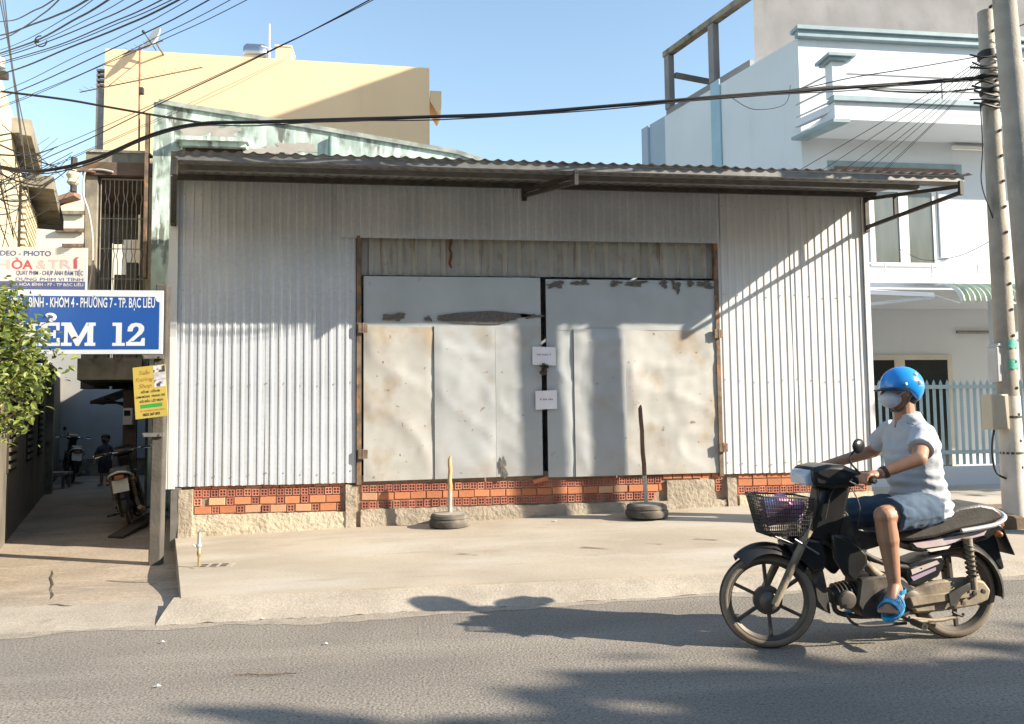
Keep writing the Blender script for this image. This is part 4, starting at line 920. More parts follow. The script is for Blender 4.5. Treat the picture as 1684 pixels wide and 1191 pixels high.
st('QUAY PHIM - CHỤP ẢNH ĐÁM TIỆC', 27, 137, 452, 7, nav, bold=.01); st('DỰNG PHIM VI TÍNH', 26, 137, 461.5, 5, nav)
p, r_ = P(-60, 475, Y=YS2), P(140, 463.5, Y=YS2); obj('blue_band', MB().box((p.x, YS2-.002, p.z-.1), (r_.x, YS2-.0005, r_.z)), nav, ps)
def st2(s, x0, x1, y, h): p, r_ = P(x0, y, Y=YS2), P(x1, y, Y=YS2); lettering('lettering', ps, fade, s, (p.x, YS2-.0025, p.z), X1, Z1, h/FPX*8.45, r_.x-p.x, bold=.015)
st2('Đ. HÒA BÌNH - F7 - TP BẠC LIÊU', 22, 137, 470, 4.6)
p = P(100, 415, Y=YS2); obj('camera_drawing', MB().box((p.x, YS2-.002, p.z-.01), (p.x+.1, YS2-.001, p.z-.002)).prism([(p.x-.03, YS2-.002, p.z-.04), (p.x+.09, YS2-.002, p.z-.03), (p.x+.14, YS2-.002, p.z-.015), (p.x-.01, YS2-.002, p.z-.02)], (0, .001, 0)), mat('faded_blue_grey', (.56, .60, .66), None, 8, rough=.6), ps)
# yellow shop card, a little turned
ty = thing('shop_card', 'yellow shop card with script lettering tied to the alley pole', 'sign', (-2.5, 7.86, 1.35))
YC = 8.08
A_, B_, C_ = P(218, 605, Y=YC-.02), P(271, 599, Y=YC-.02), P(223, 690, Y=YC-.02)
ux, uz = (B_-A_), (A_-C_); wC, hC = ux.length, uz.length; ux.normalize(); uz.normalize(); nC = ux.cross(uz).normalized()
def cp(u, v, n=.0): return C_+ux*(u*wC)+uz*(v*hC)+nC*n
def quad(u0, v0, u1, v1, n, m, name='panel'): return obj(name, MB().add([cp(u0, v0, n), cp(u1, v0, n), cp(u1, v1, n), cp(u0, v1, n)], [(0, 1, 2, 3)]), m, ty)
ylw = mat('sign_yellow_shaded', (.46, .36, .08), (.42, .33, .07), 4, rough=.5); brn = mat('script_brown', (.40, .17, .06), None, 5, rough=.6); blt = mat('print_black', (.03, .03, .03), None, 5, rough=.6)  # card yellow dulled to carry the shade over it
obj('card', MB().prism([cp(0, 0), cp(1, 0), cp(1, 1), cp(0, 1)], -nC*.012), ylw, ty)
for s, v, h, u0, u1 in (('Tuấn', .845, .075, .2, .52), ('Trương', .715, .075, .08, .62), ('Shop', .585, .085, .16, .56)): lettering('lettering', ty, brn, s, cp(u0, v, .001), ux, uz, h*hC, (u1-u0)*wC, shear=.35)
for s, v, u0, u1 in (('NỐI MI - UỐN MI', .485, .22, .80), ('LÀM MÓNG  TRANG TRÍ', .395, .06, .95), ('GỘI ĐẦU  LỘT MỤN', .305, .16, .88)): lettering('lettering', ty, blt, s, cp(u0, v, .001), ux, uz, .042*hC, (u1-u0)*wC, bold=.02)
quad(.17, .195, .85, .265, .001, mat('card_green', (.03, .30, .07), None, 5, rough=.5), 'green_bar')
lettering('lettering', ty, mat('print_red', (.42, .10, .05), None, 5), 'Đ. TRƯƠNG HÒA BÌNH', cp(.18, .125, .001), ux, uz, .03*hC, .74*wC)
lettering('lettering', ty, blt, '0825 267 833', cp(.24, .045, .001), ux, uz, .05*hC, .52*wC, bold=.025)
pk = mat('photo_print', (.55, .55, .60), (.05, .05, .06), 14, rough=.4, lo=.45, hi=.55); pk2 = mat('photo_print_pale', (.68, .66, .70), (.35, .35, .40), 18, rough=.4)
for v0, m_ in ((.86, pk), (.72, pk2), (.575, pk)): quad(.635, v0, .995, v0+.13, .001, m_, 'photo')
# small green board behind the leaves
YG2 = 9.0; a, b = P(22, 640, Y=YG2), P(68, 602, Y=YG2)
gs = thing('green_board', 'small pale green board with dark letters half hidden by leaves', 'sign', (a.x, YG2, a.z))
obj('board', MB().box((a.x-.3, YG2, a.z-.02), (b.x, YG2+.02, b.z+.03)), mat('board_green', (.30, .42, .36), (.26, .37, .32), 5, rough=.7), gs)
q = P(33, 622, Y=YG2); r_ = P(59, 622, Y=YG2); lettering('lettering', gs, blt, 'Y DO', (q.x-.05, YG2-.001, q.z), X1, Z1, .07, r_.x-q.x+.05, bold=.02)
q = P(40, 637, Y=YG2); r_ = P(54, 637, Y=YG2); lettering('lettering', gs, blt, 'NG', (q.x, YG2-.001, q.z), X1, Z1, .06, r_.x-q.x, bold=.02)

# ---------------------------------------------------------------- posts in tyres, tap, drain, litter
tyr = mat('old_tyre', (.06, .055, .05), (.13, .115, .095), 6, rough=.9, bump=.3, bscale=40, stain=((.26, .225, .18), 5, .56, (1, 1, 1), .8, .12))
wood = mat('pale_wood', (.50, .36, .20), (.40, .28, .15), 6, rough=.85, stretch=(6, 6, .6)); pipeg = mat('galvanised_pipe', (.48, .47, .44), (.38, .37, .34), 8, rough=.5, metal=.4)
bark = mat('brown_stick', (.20, .11, .065), (.12, .075, .05), 9, rough=.9, stretch=(3, 3, .6))
def tyre_post(px_, py_, lab, top_px, split_py, m_top, r):
    c = P(px_, py_, Z=.13); c.z = P(px_, py_, Y=c.y).z
    z0 = .10+(wall_z(c.x)-.10)*(c.y-slab_front(c.x))/(9.05-slab_front(c.x)); c = P(px_, py_, Z=z0); c.y += r*.9; 
    c.x = P(px_, py_, Y=c.y).x; c.z = z0
    t = thing('tyre_post', lab, 'post', c)
    obj('tyre', MB().lathe(c, (0, 0, 1), [(r*.80, 0), (r*.96, .012), (r, .04), (r*.985, .075), (r*.9, .095), (r*.94, .105), (r*.90, .135), (r*.78, .15), (r*.72, .145)], 30), tyr, t, smooth=True, ang=30)
    obj('concrete_fill', MB().lathe(c+V((0, 0, .1)), (0, 0, 1), [(r*.76, 0), (r*.74, .05), (.06, .062)], 24), colm, t)
    tp = P(*top_px, Y=c.y); sp = c.lerp(tp, (P(px_, split_py, Y=c.y).z-c.z)/(tp.z-c.z))
    obj('sleeve', MB().tube([c+V((0, 0, .1)), sp], .026, 12), pipeg, t, smooth=True)
    pts = [sp.lerp(tp, i/6)+V((.004*math.sin(i*2), 0, 0)) for i in range(7)]
    obj('stick', MB().tube(pts+[tp+V((.006, 0, .04))], [.025, .025, .025, .024, .024, .024, .023, .008], 10), m_top, t, smooth=True)
tyre_post(740, 871, 'straight pale wooden post standing in a concrete-filled tyre before the left door', (740, 756), 808, wood, .235)
tyre_post(1064, 855, 'leaning brown stick standing in a concrete-filled tyre before the right door', (1053, 672), 782, bark, .245)
def slab_z(x, y): k = min(1, (y-slab_front(x))/(9.05-slab_front(x))); return .10+(wall_z(x)-.10)*k
def on_slab(px_, py_):
    q = P(px_, py_, Z=.1)
    for _ in range(4): q = P(px_, py_, Z=slab_z(q.x, q.y))
    return q
c = on_slab(327, 934); t = thing('standpipe_tap', 'small standpipe tap rising from the concrete forecourt', 'tap', c); s = 1/170
obj('pipe', MB().tube([c-V((0, 0, .05)), c+V((0, 0, .10))], .011, 8).lathe(c+V((0, 0, .10)), (0, 0, 1), [(.012, 0), (.018, .01), (.018, .04), (.012, .05)], 10), mat('brass_dull', (.38, .30, .14), None, 9, rough=.5, metal=.5), t, smooth=True)
obj('riser', MB().tube([c+V((0, 0, .15)), c+V((0, 0, .30)), c+V((.01, 0, .32)), c+V((.05, 0, .318))], [.015, .014, .014, .012], 10).ball(c+V((0, -.002, .19)), .024), pipeg, t, smooth=True)
obj('handle', MB().tube([c+V((0, 0, .19)), c+V((-.03, -.012, .185)), c+V((-.045, -.015, .20))], .009, 8), pipeg, t, smooth=True)
c = on_slab(352, 931); dr = thing('floor_drain', 'square slotted floor drain in the forecourt beside the tap', 'drain', c)
obj('plate', MB().box((c.x-.16, c.y-.10, c.z-.02), (c.x+.16, c.y+.10, c.z+.008)), conck, dr)
for i in range(3):
    for j in range(2): obj('slot', MB().box((c.x-.11+i*.085, c.y-.07+j*.075, c.z+.0085), (c.x-.055+i*.085, c.y-.02+j*.075, c.z+.010)), crk, dr)
lit = mat('litter_white', (.72, .70, .66), None, 8, rough=.8)
for i, (x, y, onroad, s, lab) in enumerate(((258, 1131, 1, .022, 'white paper scrap on the asphalt, nearest the lower left'), (266, 1058, 1, .02, 'white paper scrap on the asphalt near the alley kerb'), (912, 858, 0, .03, 'pale scrap on the forecourt at the foot of the brick base'), (430, 1020, 1, .02, 'small pale crumb at the road edge'), (535, 1061, 1, .018, 'tiny pale crumb out on the asphalt'))):
    q = P(x, y, Z=0) if onroad else on_slab(x, y)
    tag(obj('litter_scrap', MB().add([q+V((-s, -s*.5, .006)), q+V((s*.2, -s*.7, .012)), q+V((s, .2*s, .006)), q+V((s*.1, s*.6, .016)), q+V((-.8*s, s*.5, .006))], [(0, 1, 4), (1, 3, 4), (1, 2, 3)]), lit), lab, 'litter')
a, b = P(385, 1111, Z=.006), P(488, 1109, Z=.006)
tag(obj('twig', MB().tube([a+(b-a)*(i/5)+V((0, .012*math.sin(i*1.9), .004)) for i in range(6)], [.002, .003, .003, .003, .003, .002], 6), bark), 'long thin twig lying on the asphalt', 'twig')
drk = mat('damp_stain', (.19, .155, .115), (.27, .225, .17), 14, rough=.9)
for i, (x, y, s) in enumerate(((770, 912, .10), (980, 902, .13), (1165, 888, .12), (1080, 895, .08))):
    q = on_slab(x, y); obj('stain', MB().add([q+V((s*math.cos(k*.52)*(1+.3*math.sin(k*2.7+i)), .10*s*math.sin(k*.52)-.5*s*math.cos(k*.52), .007)) for k in range(12)], [tuple(range(12))]), drk, bpy.data.objects['concrete_forecourt'])
# plank ramp and low crate in the alley
a = on_alley(172, 884); b = on_alley(238, 855)
tag(obj('plank_ramp', MB().obox((a+b)/2+V((.15, .1, .06)), (b-a)*.62+V((0, 0, .05)), V((.35, -.2, .01))*.3, (0, 0, .014)), dm), 'dark plank ramp laid beside the parked motorcycle in the alley', 'plank')
q = on_alley(93, 803); t = thing('low_stool', 'low grey bench against the left alley wall', 'bench', q)
obj('top', MB().box((q.x-.3, q.y-.15, q.z+.28), (q.x+.22, q.y+.25, q.z+.33)), colm, t)
for sx in (-.26, .14):
    for sy in (-.12, .18): obj('leg', MB().box((q.x+sx, q.y+sy, q.z), (q.x+sx+.05, q.y+sy+.05, q.z+.279)), colm, t)
# ---------------------------------------------------------------- overhead cables
cab = mat('black_cable', (.012, .012, .013), None, 9, rough=.6)
def cable(pts, r, lab, group=None, n=5):
    o = obj('overhead_cable', MB().tube(smoothpts([V(p) for p in pts], 5), r, n), cab, smooth=True)
    return tag(o, lab, 'cable', group)
def pp(*q): return [P(x, y, Y=Y) for x, y, Y in q]
ORD4 = ('main', 'lower', 'uppermost', 'lowest')
# the sagging bundle above the shed roof
B0 = [(1625, 126, 7.3), (1500, 137, 7.3), (1400, 144, 7.3), (1200, 158, 7.3), (1000, 174, 7.3), (840, 188, 7.4), (700, 192, 7.5), (560, 197, 7.5), (420, 201, 7.6), (328, 203, 7.6), (250, 222, 7.7), (150, 264, 7.8), (60, 281, 7.9), (-20, 270, 8)]
for k, (dy, r) in enumerate(((0, .010), (2, .009), (-1.6, .008), (4, .006))):
    pts = [(x, y+dy*(1+.5*math.sin(x*.02+k*2)), Y-.02*k) for x, y, Y in B0]
    cable(pp(*pts), r, ORD4[k]+' strand of the black cable bundle sagging across the whole shed roof', 'strands of the long sagging cable bundle', 7)
cable(pp((1612, 145, 7.3), (1540, 152, 7.3), (1460, 150, 7.3), (1380, 142, 7.3), (1290, 150, 7.3), (1180, 158, 7.3)), .010, 'black cable looping out from the utility pole above the white balcony')
cable(pp((1615, 92, 7.3), (1500, 112, 7.4), (1400, 128, 7.6), (1320, 145, 7.8), (1200, 160, 7.3)), .006, 'thin cable rising to the top band of the utility pole')
cable(pp((1300, 140, 9), (1290, 172, 9), (1240, 180, 9), (1205, 162, 9)), .005, 'thin slack cable loop hanging beside the shaded bluish side wall')
cable(pp((-20, 148, 8), (100, 163, 8), (170, 175, 8), (250, 189, 8), (330, 202, 7.6)), .012, 'single black cable running down from the left edge to the bundle')
# fan of service drops from the pole down behind the shed roof
for i, (x1, y1) in enumerate(((1330, 268), (1400, 250), (1420, 262), (1440, 268), (1465, 262), (1480, 272), (1500, 258))):
    cable(pp((1616, 96+i*3, 7.3), (1616+(x1-1616)*.5, 96+(y1-96)*.53, 8.3), (x1-60, y1+38, 9.6)), .0045, ('first', 'second', 'third', 'fourth', 'fifth', 'sixth', 'seventh')[i]+' from left of the thin cables slanting from utility pole behind shed roof', 'service cables fanning out from the utility pole', 4)
cable(pp((1612, 170, 7.28), (1616, 240, 7.26), (1614, 300, 7.26), (1628, 345, 7.26), (1640, 380, 7.28)), .006, 'thin cable hanging down the left face of the utility pole')
cable(pp((1640, 390, 9), (1580, 420, 10), (1520, 428, 11), (1480, 410, 12)), .005, 'thin slack cable in front of the white house windows')
for i in range(3): cable(pp((1640, 60+i*28, 7.2), (1684, 40+i*30, 7.1), (1760, 10+i*30, 7)), .007, ('upper', 'middle', 'lower')[i]+' of three short cables leaving the utility poles to the right', 'cables leaving to the right')
rd = random.Random(4)
ORD = 'first second third fourth fifth sixth seventh eighth ninth tenth eleventh twelfth thirteenth fourteenth fifteenth sixteenth seventeenth eighteenth'.split()
for i in range(9):                                     # tangle round the pole bands
    y = 95+i*10; pts = [(1600+rd.uniform(-8, 4), y+rd.uniform(-6, 6), 7.25), (1618, y+rd.uniform(-4, 4), 7.18), (1640, y+rd.uniform(-6, 6), 7.2), (1652, y+rd.uniform(-5, 8), 7.32)]
    cable(pp(*pts), rd.choice((.006, .009, .012)), 'short black cable tangled round the utility pole bands', 'cable tangle on the utility pole', 6)
# cables fanning up from the left pole over the street
W_ = [((0, 28), (85, 0)), ((10, 58), (95, 0)), ((0, 52), (140, 0)), ((10, 75), (150, 0)), ((5, 82), (175, 0)), ((8, 84), (200, 0)), ((5, 88), (230, 0)), ((10, 95), (262, 0)), ((10, 98), (278, 0)), ((0, 118), (290, 0)), ((-5, 150), (306, 0)), ((0, 158), (340, 0)), ((0, 172), (375, 0)), ((-4, 175), (402, 0)), ((40, 260), (610, 0)), ((50, 268), (604, 0)), ((55, 283), (480, 90)), ((45, 290), (475, 96))]
for i, ((x0, y0), (x1, y1)) in enumerate(W_):
    d0, d1 = 8.0, (5.0 if y1 == 0 else 20.0); e = 1.06 if y1 == 0 else 1.0
    a, b = P(x0-14, y0+9, Y=d0), P(x0+(x1-x0)*e, y0+(y1-y0)*e, Y=d1); m_ = (a+b)/2+V((0, 0, -.02-.05*rd.random()))
    cable([a, a.lerp(b, .25)+V((0, 0, -.03)), m_, a.lerp(b, .75)+V((0, 0, -.03)), b]+([b+(b-a)*.8+V((0, 0, .2))] if y1 == 0 else []), rd.choice((.0028, .0035, .0045)) if i not in (2, 4, 9) else .0065, ORD[i]+' from the upper left of the cables fanning across the sky', 'cables fanning across the sky', 5)
for i, q in enumerate((((0, 0), (18, 100), (36, 240)), ((8, 0), (24, 130), (60, 300)), ((4, 0), (28, 160), (48, 330)))):
    cable(pp(*[(x, y, 8.5+.2*i) for x, y in q]), .006, ('leftmost', 'rightmost', 'middle')[i]+' of three steep cables dropping down the left edge by the cream house', 'steep cables on the left edge')
for i in range(15):                                    # sagging tangle below
    x0, y0 = rd.uniform(-10, 10), rd.uniform(195, 330); x1, y1 = rd.uniform(55, 135), rd.uniform(225, 300); sg_ = rd.uniform(-15, 35)
    cable(pp((x0, y0, 8.1), ((x0*2+x1)/3, (y0*2+y1)/3+sg_*.8, 9), ((x0+2*x1)/3, (y0+2*y1)/3+sg_, 10.5), (x1, y1, 12)), rd.choice((.004, .006, .009)), 'slack cable in the tangle in front of the cream house', 'slack cables over the alley mouth', 4)
for i in range(8):
    x = rd.uniform(0, 40); y = rd.uniform(200, 300); cable(pp((x-8, y, 8.2), (x+rd.uniform(-10, 15), y+60, 8.3), (x+rd.uniform(-8, 25), y+130, 8.4)), .005, 'thin slack cable hanging down in front of the cream house', 'hanging cables on the cream house', 4)
cable(pp((130, 290, 12.4), (105, 325, 11), (60, 355, 10), (0, 372, 9)), .004, 'thin cable from the balcony bracket to the left edge')
q = P(67, 68, Y=7.2)
tag(obj('cable_coil', MB().tube([q+V((.05*math.cos(t*.5), 0, .05*math.sin(t*.5))) for t in range(3, 14)], .005, 6).ball(q+V((-.03, 0, .0)), .018), cab), 'small loop of spare cable hanging in the fan of wires', 'cable loop')
# ---------------------------------------------------------------- foliage
def leaf_mat(name, c1, c2):
    m = bpy.data.materials.new(name); m.use_nodes = True; nt = m.node_tree; N = nt.nodes; b = N['Principled BSDF']
    g = N.new('ShaderNodeNewGeometry'); r = N.new('ShaderNodeValToRGB'); r.color_ramp.elements[0].color = (*c1, 1); r.color_ramp.elements[1].color = (*c2, 1)
    nt.links.new(g.outputs['Random Per Island'], r.inputs[0]); nt.links.new(r.outputs[0], b.inputs['Base Color']); b.inputs['Roughness'].default_value = .45
    t = N.new('ShaderNodeBsdfTranslucent'); nt.links.new(r.outputs[0], t.inputs[0]); x = N.new('ShaderNodeMixShader'); x.inputs[0].default_value = .3
    nt.links.new(b.outputs[0], x.inputs[1]); nt.links.new(t.outputs[0], x.inputs[2]); nt.links.new(x.outputs[0], N['Material Output'].inputs[0]); return m
lfm = leaf_mat('leaf_green', (.06, .10, .018), (.26, .30, .07)); lfd = leaf_mat('leaf_dark', (.035, .07, .015), (.09, .13, .03))
def leaf_at(mb, p, size, rd, up=.4):
    d = V((rd.gauss(0, 1), rd.gauss(0, 1), rd.gauss(-.1, .7))).normalized(); n_ = V((rd.gauss(0, .7), rd.gauss(0, .7), 1)).normalized(); s = d.cross(n_).normalized(); n_ = s.cross(d)
    w = size*.28; mb.add([p, p+d*size*.35+s*w+n_*w*.35, p+d*size*.4, p+d*size*.35-s*w+n_*w*.35, p+d*size-n_*size*.12, p+d*size*.72+s*w*.75+n_*w*.2, p+d*size*.72-s*w*.75+n_*w*.2], [(0, 2, 1), (0, 3, 2), (1, 2, 5), (2, 3, 6), (2, 4, 5), (2, 6, 4)])
def make_tree(name, lab, base, crown_c, crown_r, n, size, lm, seed, cl=60, group=None):
    rd = random.Random(seed); base, cc = V(base), V(crown_c); t = thing(name, lab, 'tree', base, group)
    mb = MB().tube([base-V((0, 0, .1)), base.lerp(cc, .4)+V((.05, .05, 0)), base.lerp(cc, .8), cc+V((0, 0, crown_r[2]*.3))], [.09*crown_r[0], .07*crown_r[0], .05*crown_r[0], .015*crown_r[0]], 10)
    lv = MB(); cs = []
    while len(cs) < cl:
        u = V((rd.uniform(-1, 1), rd.uniform(-1, 1), rd.uniform(-1, 1)))
        if .25 < u.length < 1: cs.append(cc+V((u.x*crown_r[0], u.y*crown_r[1], u.z*crown_r[2])))
    for c in cs[:max(10, cl//3)]: s0 = base.lerp(cc, rd.uniform(.5, .95)); mb.tube([s0, s0.lerp(c, .5)+V((0, 0, .06)), c], [.018*crown_r[0], .012*crown_r[0], .006*crown_r[0]], 5)
    for i in range(n):
        c = rd.choice(cs); k = crown_r[0]*(.2 if cl < 100 else .11)
        leaf_at(lv, c+V((rd.gauss(0, k), rd.gauss(0, k), rd.gauss(0, k*.8))), size*rd.uniform(.45, 1.35), rd)
    obj('trunk', mb, bark, t, smooth=True); obj('crown', lv, lm, t); return t
q = P(8, 590, Y=6.3)
make_tree('leafy_shrub', 'green leafy small tree at the left edge in front of the signs', (q.x-.55, 6.35, .0), (q.x-.10, 6.3, q.z), (.40, .42, .56), 4200, .06, lfm, 3, 90)
make_tree('street_tree', 'shorter street tree across the road to the right, behind the viewer', (12.6, -3.2, -.02), (12.6, -3.2, 4.6), (2.7, 2.4, 1.8), 15000, .40, lfd, 11, 260, 'street trees outside the picture')
make_tree('street_tree', 'taller street tree across the road to the right, behind the viewer', (17.6, -3.9, -.02), (17.6, -3.9, 5.5), (2.9, 2.6, 1.9), 15000, .40, lfd, 12, 260, 'street trees outside the picture')
make_tree('street_tree', 'small unseen street tree added beyond the right edge to shade the pale blue fence', (13.2, 8.0, .1), (13.2, 8.0, 4.2), (2.0, 1.6, 1.25), 7000, .26, lfd, 21, 150, 'street trees outside the picture')  # unseen tree placed so its crown shades the fence and porch
# ---------------------------------------------------------------- unseen houses added across the street to dim sky light on the shed
for i, (x0, x1, h, c) in enumerate(((-26, -15, 8.5, (.42, .38, .30)), (-14.9, -6, 10.5, (.34, .36, .34)), (-5.9, 4, 8.0, (.45, .36, .27)), (4.1, 13, 9.5, (.33, .33, .36)), (13.1, 24, 8.2, (.44, .40, .33)), (24.1, 36, 9.0, (.36, .33, .28)))):
    t = thing('added_street_house', ('ochre shop house', 'grey green shop house', 'brown shop house', 'slate grey shop house', 'tan shop house', 'dull brown shop house')[i]+' added across the street behind the viewer to cut sky light', 'house', (x0, -9, -.1), 'unseen houses added across the street')
    m_ = mat('house_paint_%d' % i, c, None, 1.5, rough=.9)
    obj('wall', MB().box((x0, -17, -.15), (x1, -9, h)), m_, t); obj('cornice', MB().box((x0-.05, -17, h+.002), (x1+.05, -8.8, h+.2)), colm, t)
    obj('shop_front', MB().box((x0+1, -8.995, 0), (x1-1, -8.9, 2.8)), dm, t)
    for j in range(3): xx = x0+1.3+j*(x1-x0-2.4)/3; obj('window', MB().box((xx, -8.995, 4.3), (xx+1.2, -8.9, 5.9)), darkgl, t)
# ---------------------------------------------------------------- motorcycle
YBK = 4.45
def bp(x, y, w=0.0): return P(x, y, Y=YBK-w)
bblk = mat('black_plastic', (.012, .012, .013), (.02, .02, .02), 6, rough=.32, stain=((.10, .085, .065), 3, .6, (1, 1, 1), .4, .2))
bdul = mat('dull_black', (.03, .028, .026), (.055, .05, .045), 10, rough=.6, stain=((.16, .13, .10), 9, .56, (1, 1, 1), .7, .12))
seatm = mat('seat_vinyl', (.055, .05, .045), (.085, .078, .07), 8, rough=.42, bump=.2, bscale=90)
dust = mat('dusty_metal', (.34, .28, .20), (.24, .195, .14), 9, rough=.7, metal=.2, bump=.2, bscale=50, stain=((.10, .08, .06), 8, .56, (1, 1, 1), .8, .12))
tyb = mat('dusty_tyre', (.25, .205, .155), (.17, .14, .105), 7, rough=.9, bump=.2, bscale=60)
trd = mat('tyre_tread', (.035, .032, .03), (.07, .06, .05), 14, rough=.9, bump=.4, bscale=80)
chr_ = mat('chrome', (.75, .75, .75), (.65, .65, .64), 8, rough=.15, metal=1)
alu = mat('cast_alloy', (.16, .14, .115), (.09, .08, .07), 8, rough=.5, metal=.5)
lens = mat('headlight_lens', (.50, .58, .68), (.42, .50, .60), 10, rough=.08, spec=.8)
pink = mat('pink_decal', (.50, .38, .38), (.54, .49, .46), 16, rough=.5, stain=((.48, .36, .48), 9, .55, (1, 1, 1), .8, .1))
amber = mat('tail_lamp', (.35, .12, .03), None, 8, rough=.25)
rootp = bp(1566, 1042); rootp.z = 0
def make_motorcycle(name, lab, group=None):
    bk = thing(name, lab, 'motorcycle', rootp, group)
    def pr(nm, pts, w0, w1, m, bev=.008, par=None, side=1):
        mb = MB()
        for s in (side,):
            q = [bp(x, y) for x, y in pts]; mb.prism([V((p.x, YBK-s*w1, p.z)) for p in q], (0, s*(w1-w0), 0))
        return obj(nm, mb, m, par or bk, bevel=bev, smooth=True, ang=30)
    def tb(nm, pts, r, m, par=None, n=10, mirror=False):
        mb = MB(); q = smoothpts([V((bp(x, y).x, YBK-w, bp(x, y).z)) for x, y, w in pts], 4) if len(pts) > 2 else [V((bp(x, y).x, YBK-w, bp(x, y).z)) for x, y, w in pts]
        mb.tube(q, r, n)
        if mirror: mb.tube([V((p.x, 2*YBK-p.y, p.z)) for p in q], r, n)
        return obj(nm, mb, m, par or bk, smooth=True)
    def wheel(px_, py_, steer, R=.28):
        c = bp(px_, py_); c.z = R; ax = V((math.sin(steer), math.cos(steer), 0)); e = V((-ax.y, ax.x, 0)); z = V((0, 0, 1))
        mb = MB().lathe(c, ax, [(.02, -.075), (.03, -.07), (.055, -.05), (.06, -.02), (.085, -.015), (.085, .015), (.06, .02), (.055, .05), (.03, .07), (.02, .075)], 20)
        for k in range(6):
            t = k*math.pi/3+.45; d = e*math.cos(t)+z*math.sin(t); tn = ax.cross(d); mb.obox(c+d*.135, d*.085, tn*(.0095), ax*.011)
        wl = obj('wheel', mb, alu, bk, smooth=True, ang=35)
        r = R-.028; prof = []
        for k in range(16): t = 2*math.pi*k/16; prof.append((r+.030*math.cos(t)-.004, .034*math.sin(t)))
        obj('tyre', MB().lathe(c, ax, prof, 48, closed=True), tyb, wl, smooth=True)
        obj('tread', MB().lathe(c, ax, [(R-.006, -.017), (R+.0005, -.010), (R+.002, 0), (R+.0005, .010), (R-.006, .017), (R-.012, 0)], 48, closed=True), trd, wl, smooth=True, ang=25)
        obj('rim', MB().lathe(c, ax, [(r-.026, -.028), (r-.018, -.030), (r-.030, -.012), (r-.034, 0), (r-.030, .012), (r-.018, .030), (r-.026, .028), (r-.042, .008), (r-.042, -.008)], 48, closed=True), alu, wl, smooth=True, ang=25)
        return wl
    wheel(1262, 986, .22); wheel(1566, 968, 0)
    tb('fork_leg', [(1262, 988, .095), (1318, 868, .085)], [.022, .026], dust); tb('fork_leg', [(1262, 988, -.095), (1318, 868, -.085)], [.022, .026], dust)
    obj('axle', MB().tube([V((bp(1262, 986).x, YBK-.12, .28)), V((bp(1262, 986).x, YBK+.12, .28))], .013, 8), dust, bk)
    # curved front mudguard
    c = bp(1262, 986); c.z = .28; mb = MB(); n = 16
    for i in range(n+1):
        t = math.radians(126-i*5.4); R_ = .325+.012*math.sin(i*.3)
        for s in range(7):
            u = (s-3)/3; mb.v.append(c+V((math.cos(t)*(R_-.055*abs(u)**2.2), -u*.075, math.sin(t)*(R_-.055*abs(u)**2.2))))
    for i in range(n):
        for s in range(6): a = i*7+s; mb.f.append((a, a+7, a+8, a+1))
    obj('front_mudguard', bake(mb, 'x', [('SOLIDIFY', dict(thickness=.006))]), bblk, bk, smooth=True, ang=50)
    pr('mudguard_side', [(1285, 890), (1315, 880), (1342, 886), (1350, 908), (1345, 935), (1326, 938), (1312, 922), (1296, 914)], -.085, .085, bblk, .02)
    pr('mudflap', [(1324, 925), (1345, 928), (1352, 960), (1359, 1007), (1348, 1001), (1336, 985)], -.055, .055, bdul, .006)
    pr('steering_cover', [(1342, 800), (1372, 790), (1390, 800), (1378, 850), (1366, 896), (1345, 892), (1320, 884), (1336, 838)], -.075, .075, bblk, .022)
    for s_ in (1, -1): pr('leg_shield', [(1350, 872), (1374, 878), (1394, 890), (1408, 905), (1408, 922), (1396, 940), (1386, 952), (1372, 940), (1356, 914)], .08, .13, bblk, .02, side=s_)
    pr('frame_tunnel', [(1345, 850), (1385, 838), (1400, 868), (1440, 880), (1445, 895), (1410, 905), (1380, 910), (1352, 890)], -.06, .06, bdul, .02)
    nc = pr('headlamp_housing', [(1318, 768), (1345, 762), (1372, 763), (1398, 774), (1405, 786), (1394, 797), (1352, 802), (1322, 797)], -.125, .125, bblk, .035)
    pr('headlamp', [(1310, 779), (1317, 771), (1341, 772), (1337, 796), (1313, 797)], -.10, .10, lens, .014, nc)
    g = V((2.545, YBK, 1.005)); cpt = bp(1390, 786)
    for s in (1, -1):
        hb_ = obj('handlebar', MB().tube(smoothpts([cpt, V((cpt.x+.06, YBK-s*.12, cpt.z+.01)), V((g.x+.02, YBK-s*.2, g.z)), V((g.x+.03, YBK-s*.38, g.z-.005))], 4), .012, 8), chr_, bk, smooth=True)
        obj('grip', MB().tube([V((g.x+.02, YBK-s*.235, g.z)), V((g.x+.03, YBK-s*.37, g.z-.005))], .017, 12), bdul, hb_, smooth=True)
        obj('brake_lever', MB().tube(smoothpts([V((g.x, YBK-s*.2, g.z-.01)), V((g.x-.045, YBK-s*.25, g.z-.02)), V((g.x-.045, YBK-s*.37, g.z-.035))], 4), .006, 6), chr_, hb_, smooth=True)
    m_ = bp(1412, 734, .2)
    mr = obj('mirror', MB().ball(m_, (.058, .022, .045), Matrix.Rotation(.5, 3, 'Z')), bblk, bk, smooth=True); obj('mirror_stem', MB().tube(smoothpts([V((cpt.x+.03, YBK-.16, cpt.z+.01)), V((m_.x-.06, YBK-.2, m_.z-.08)), m_], 4), .006, 6), bdul, mr, smooth=True)
    # engine
    pr('crankcase', [(1402, 948), (1440, 940), (1472, 945), (1494, 962), (1496, 998), (1468, 1014), (1412, 1012), (1396, 990)], -.09, .085, bdul, .015)
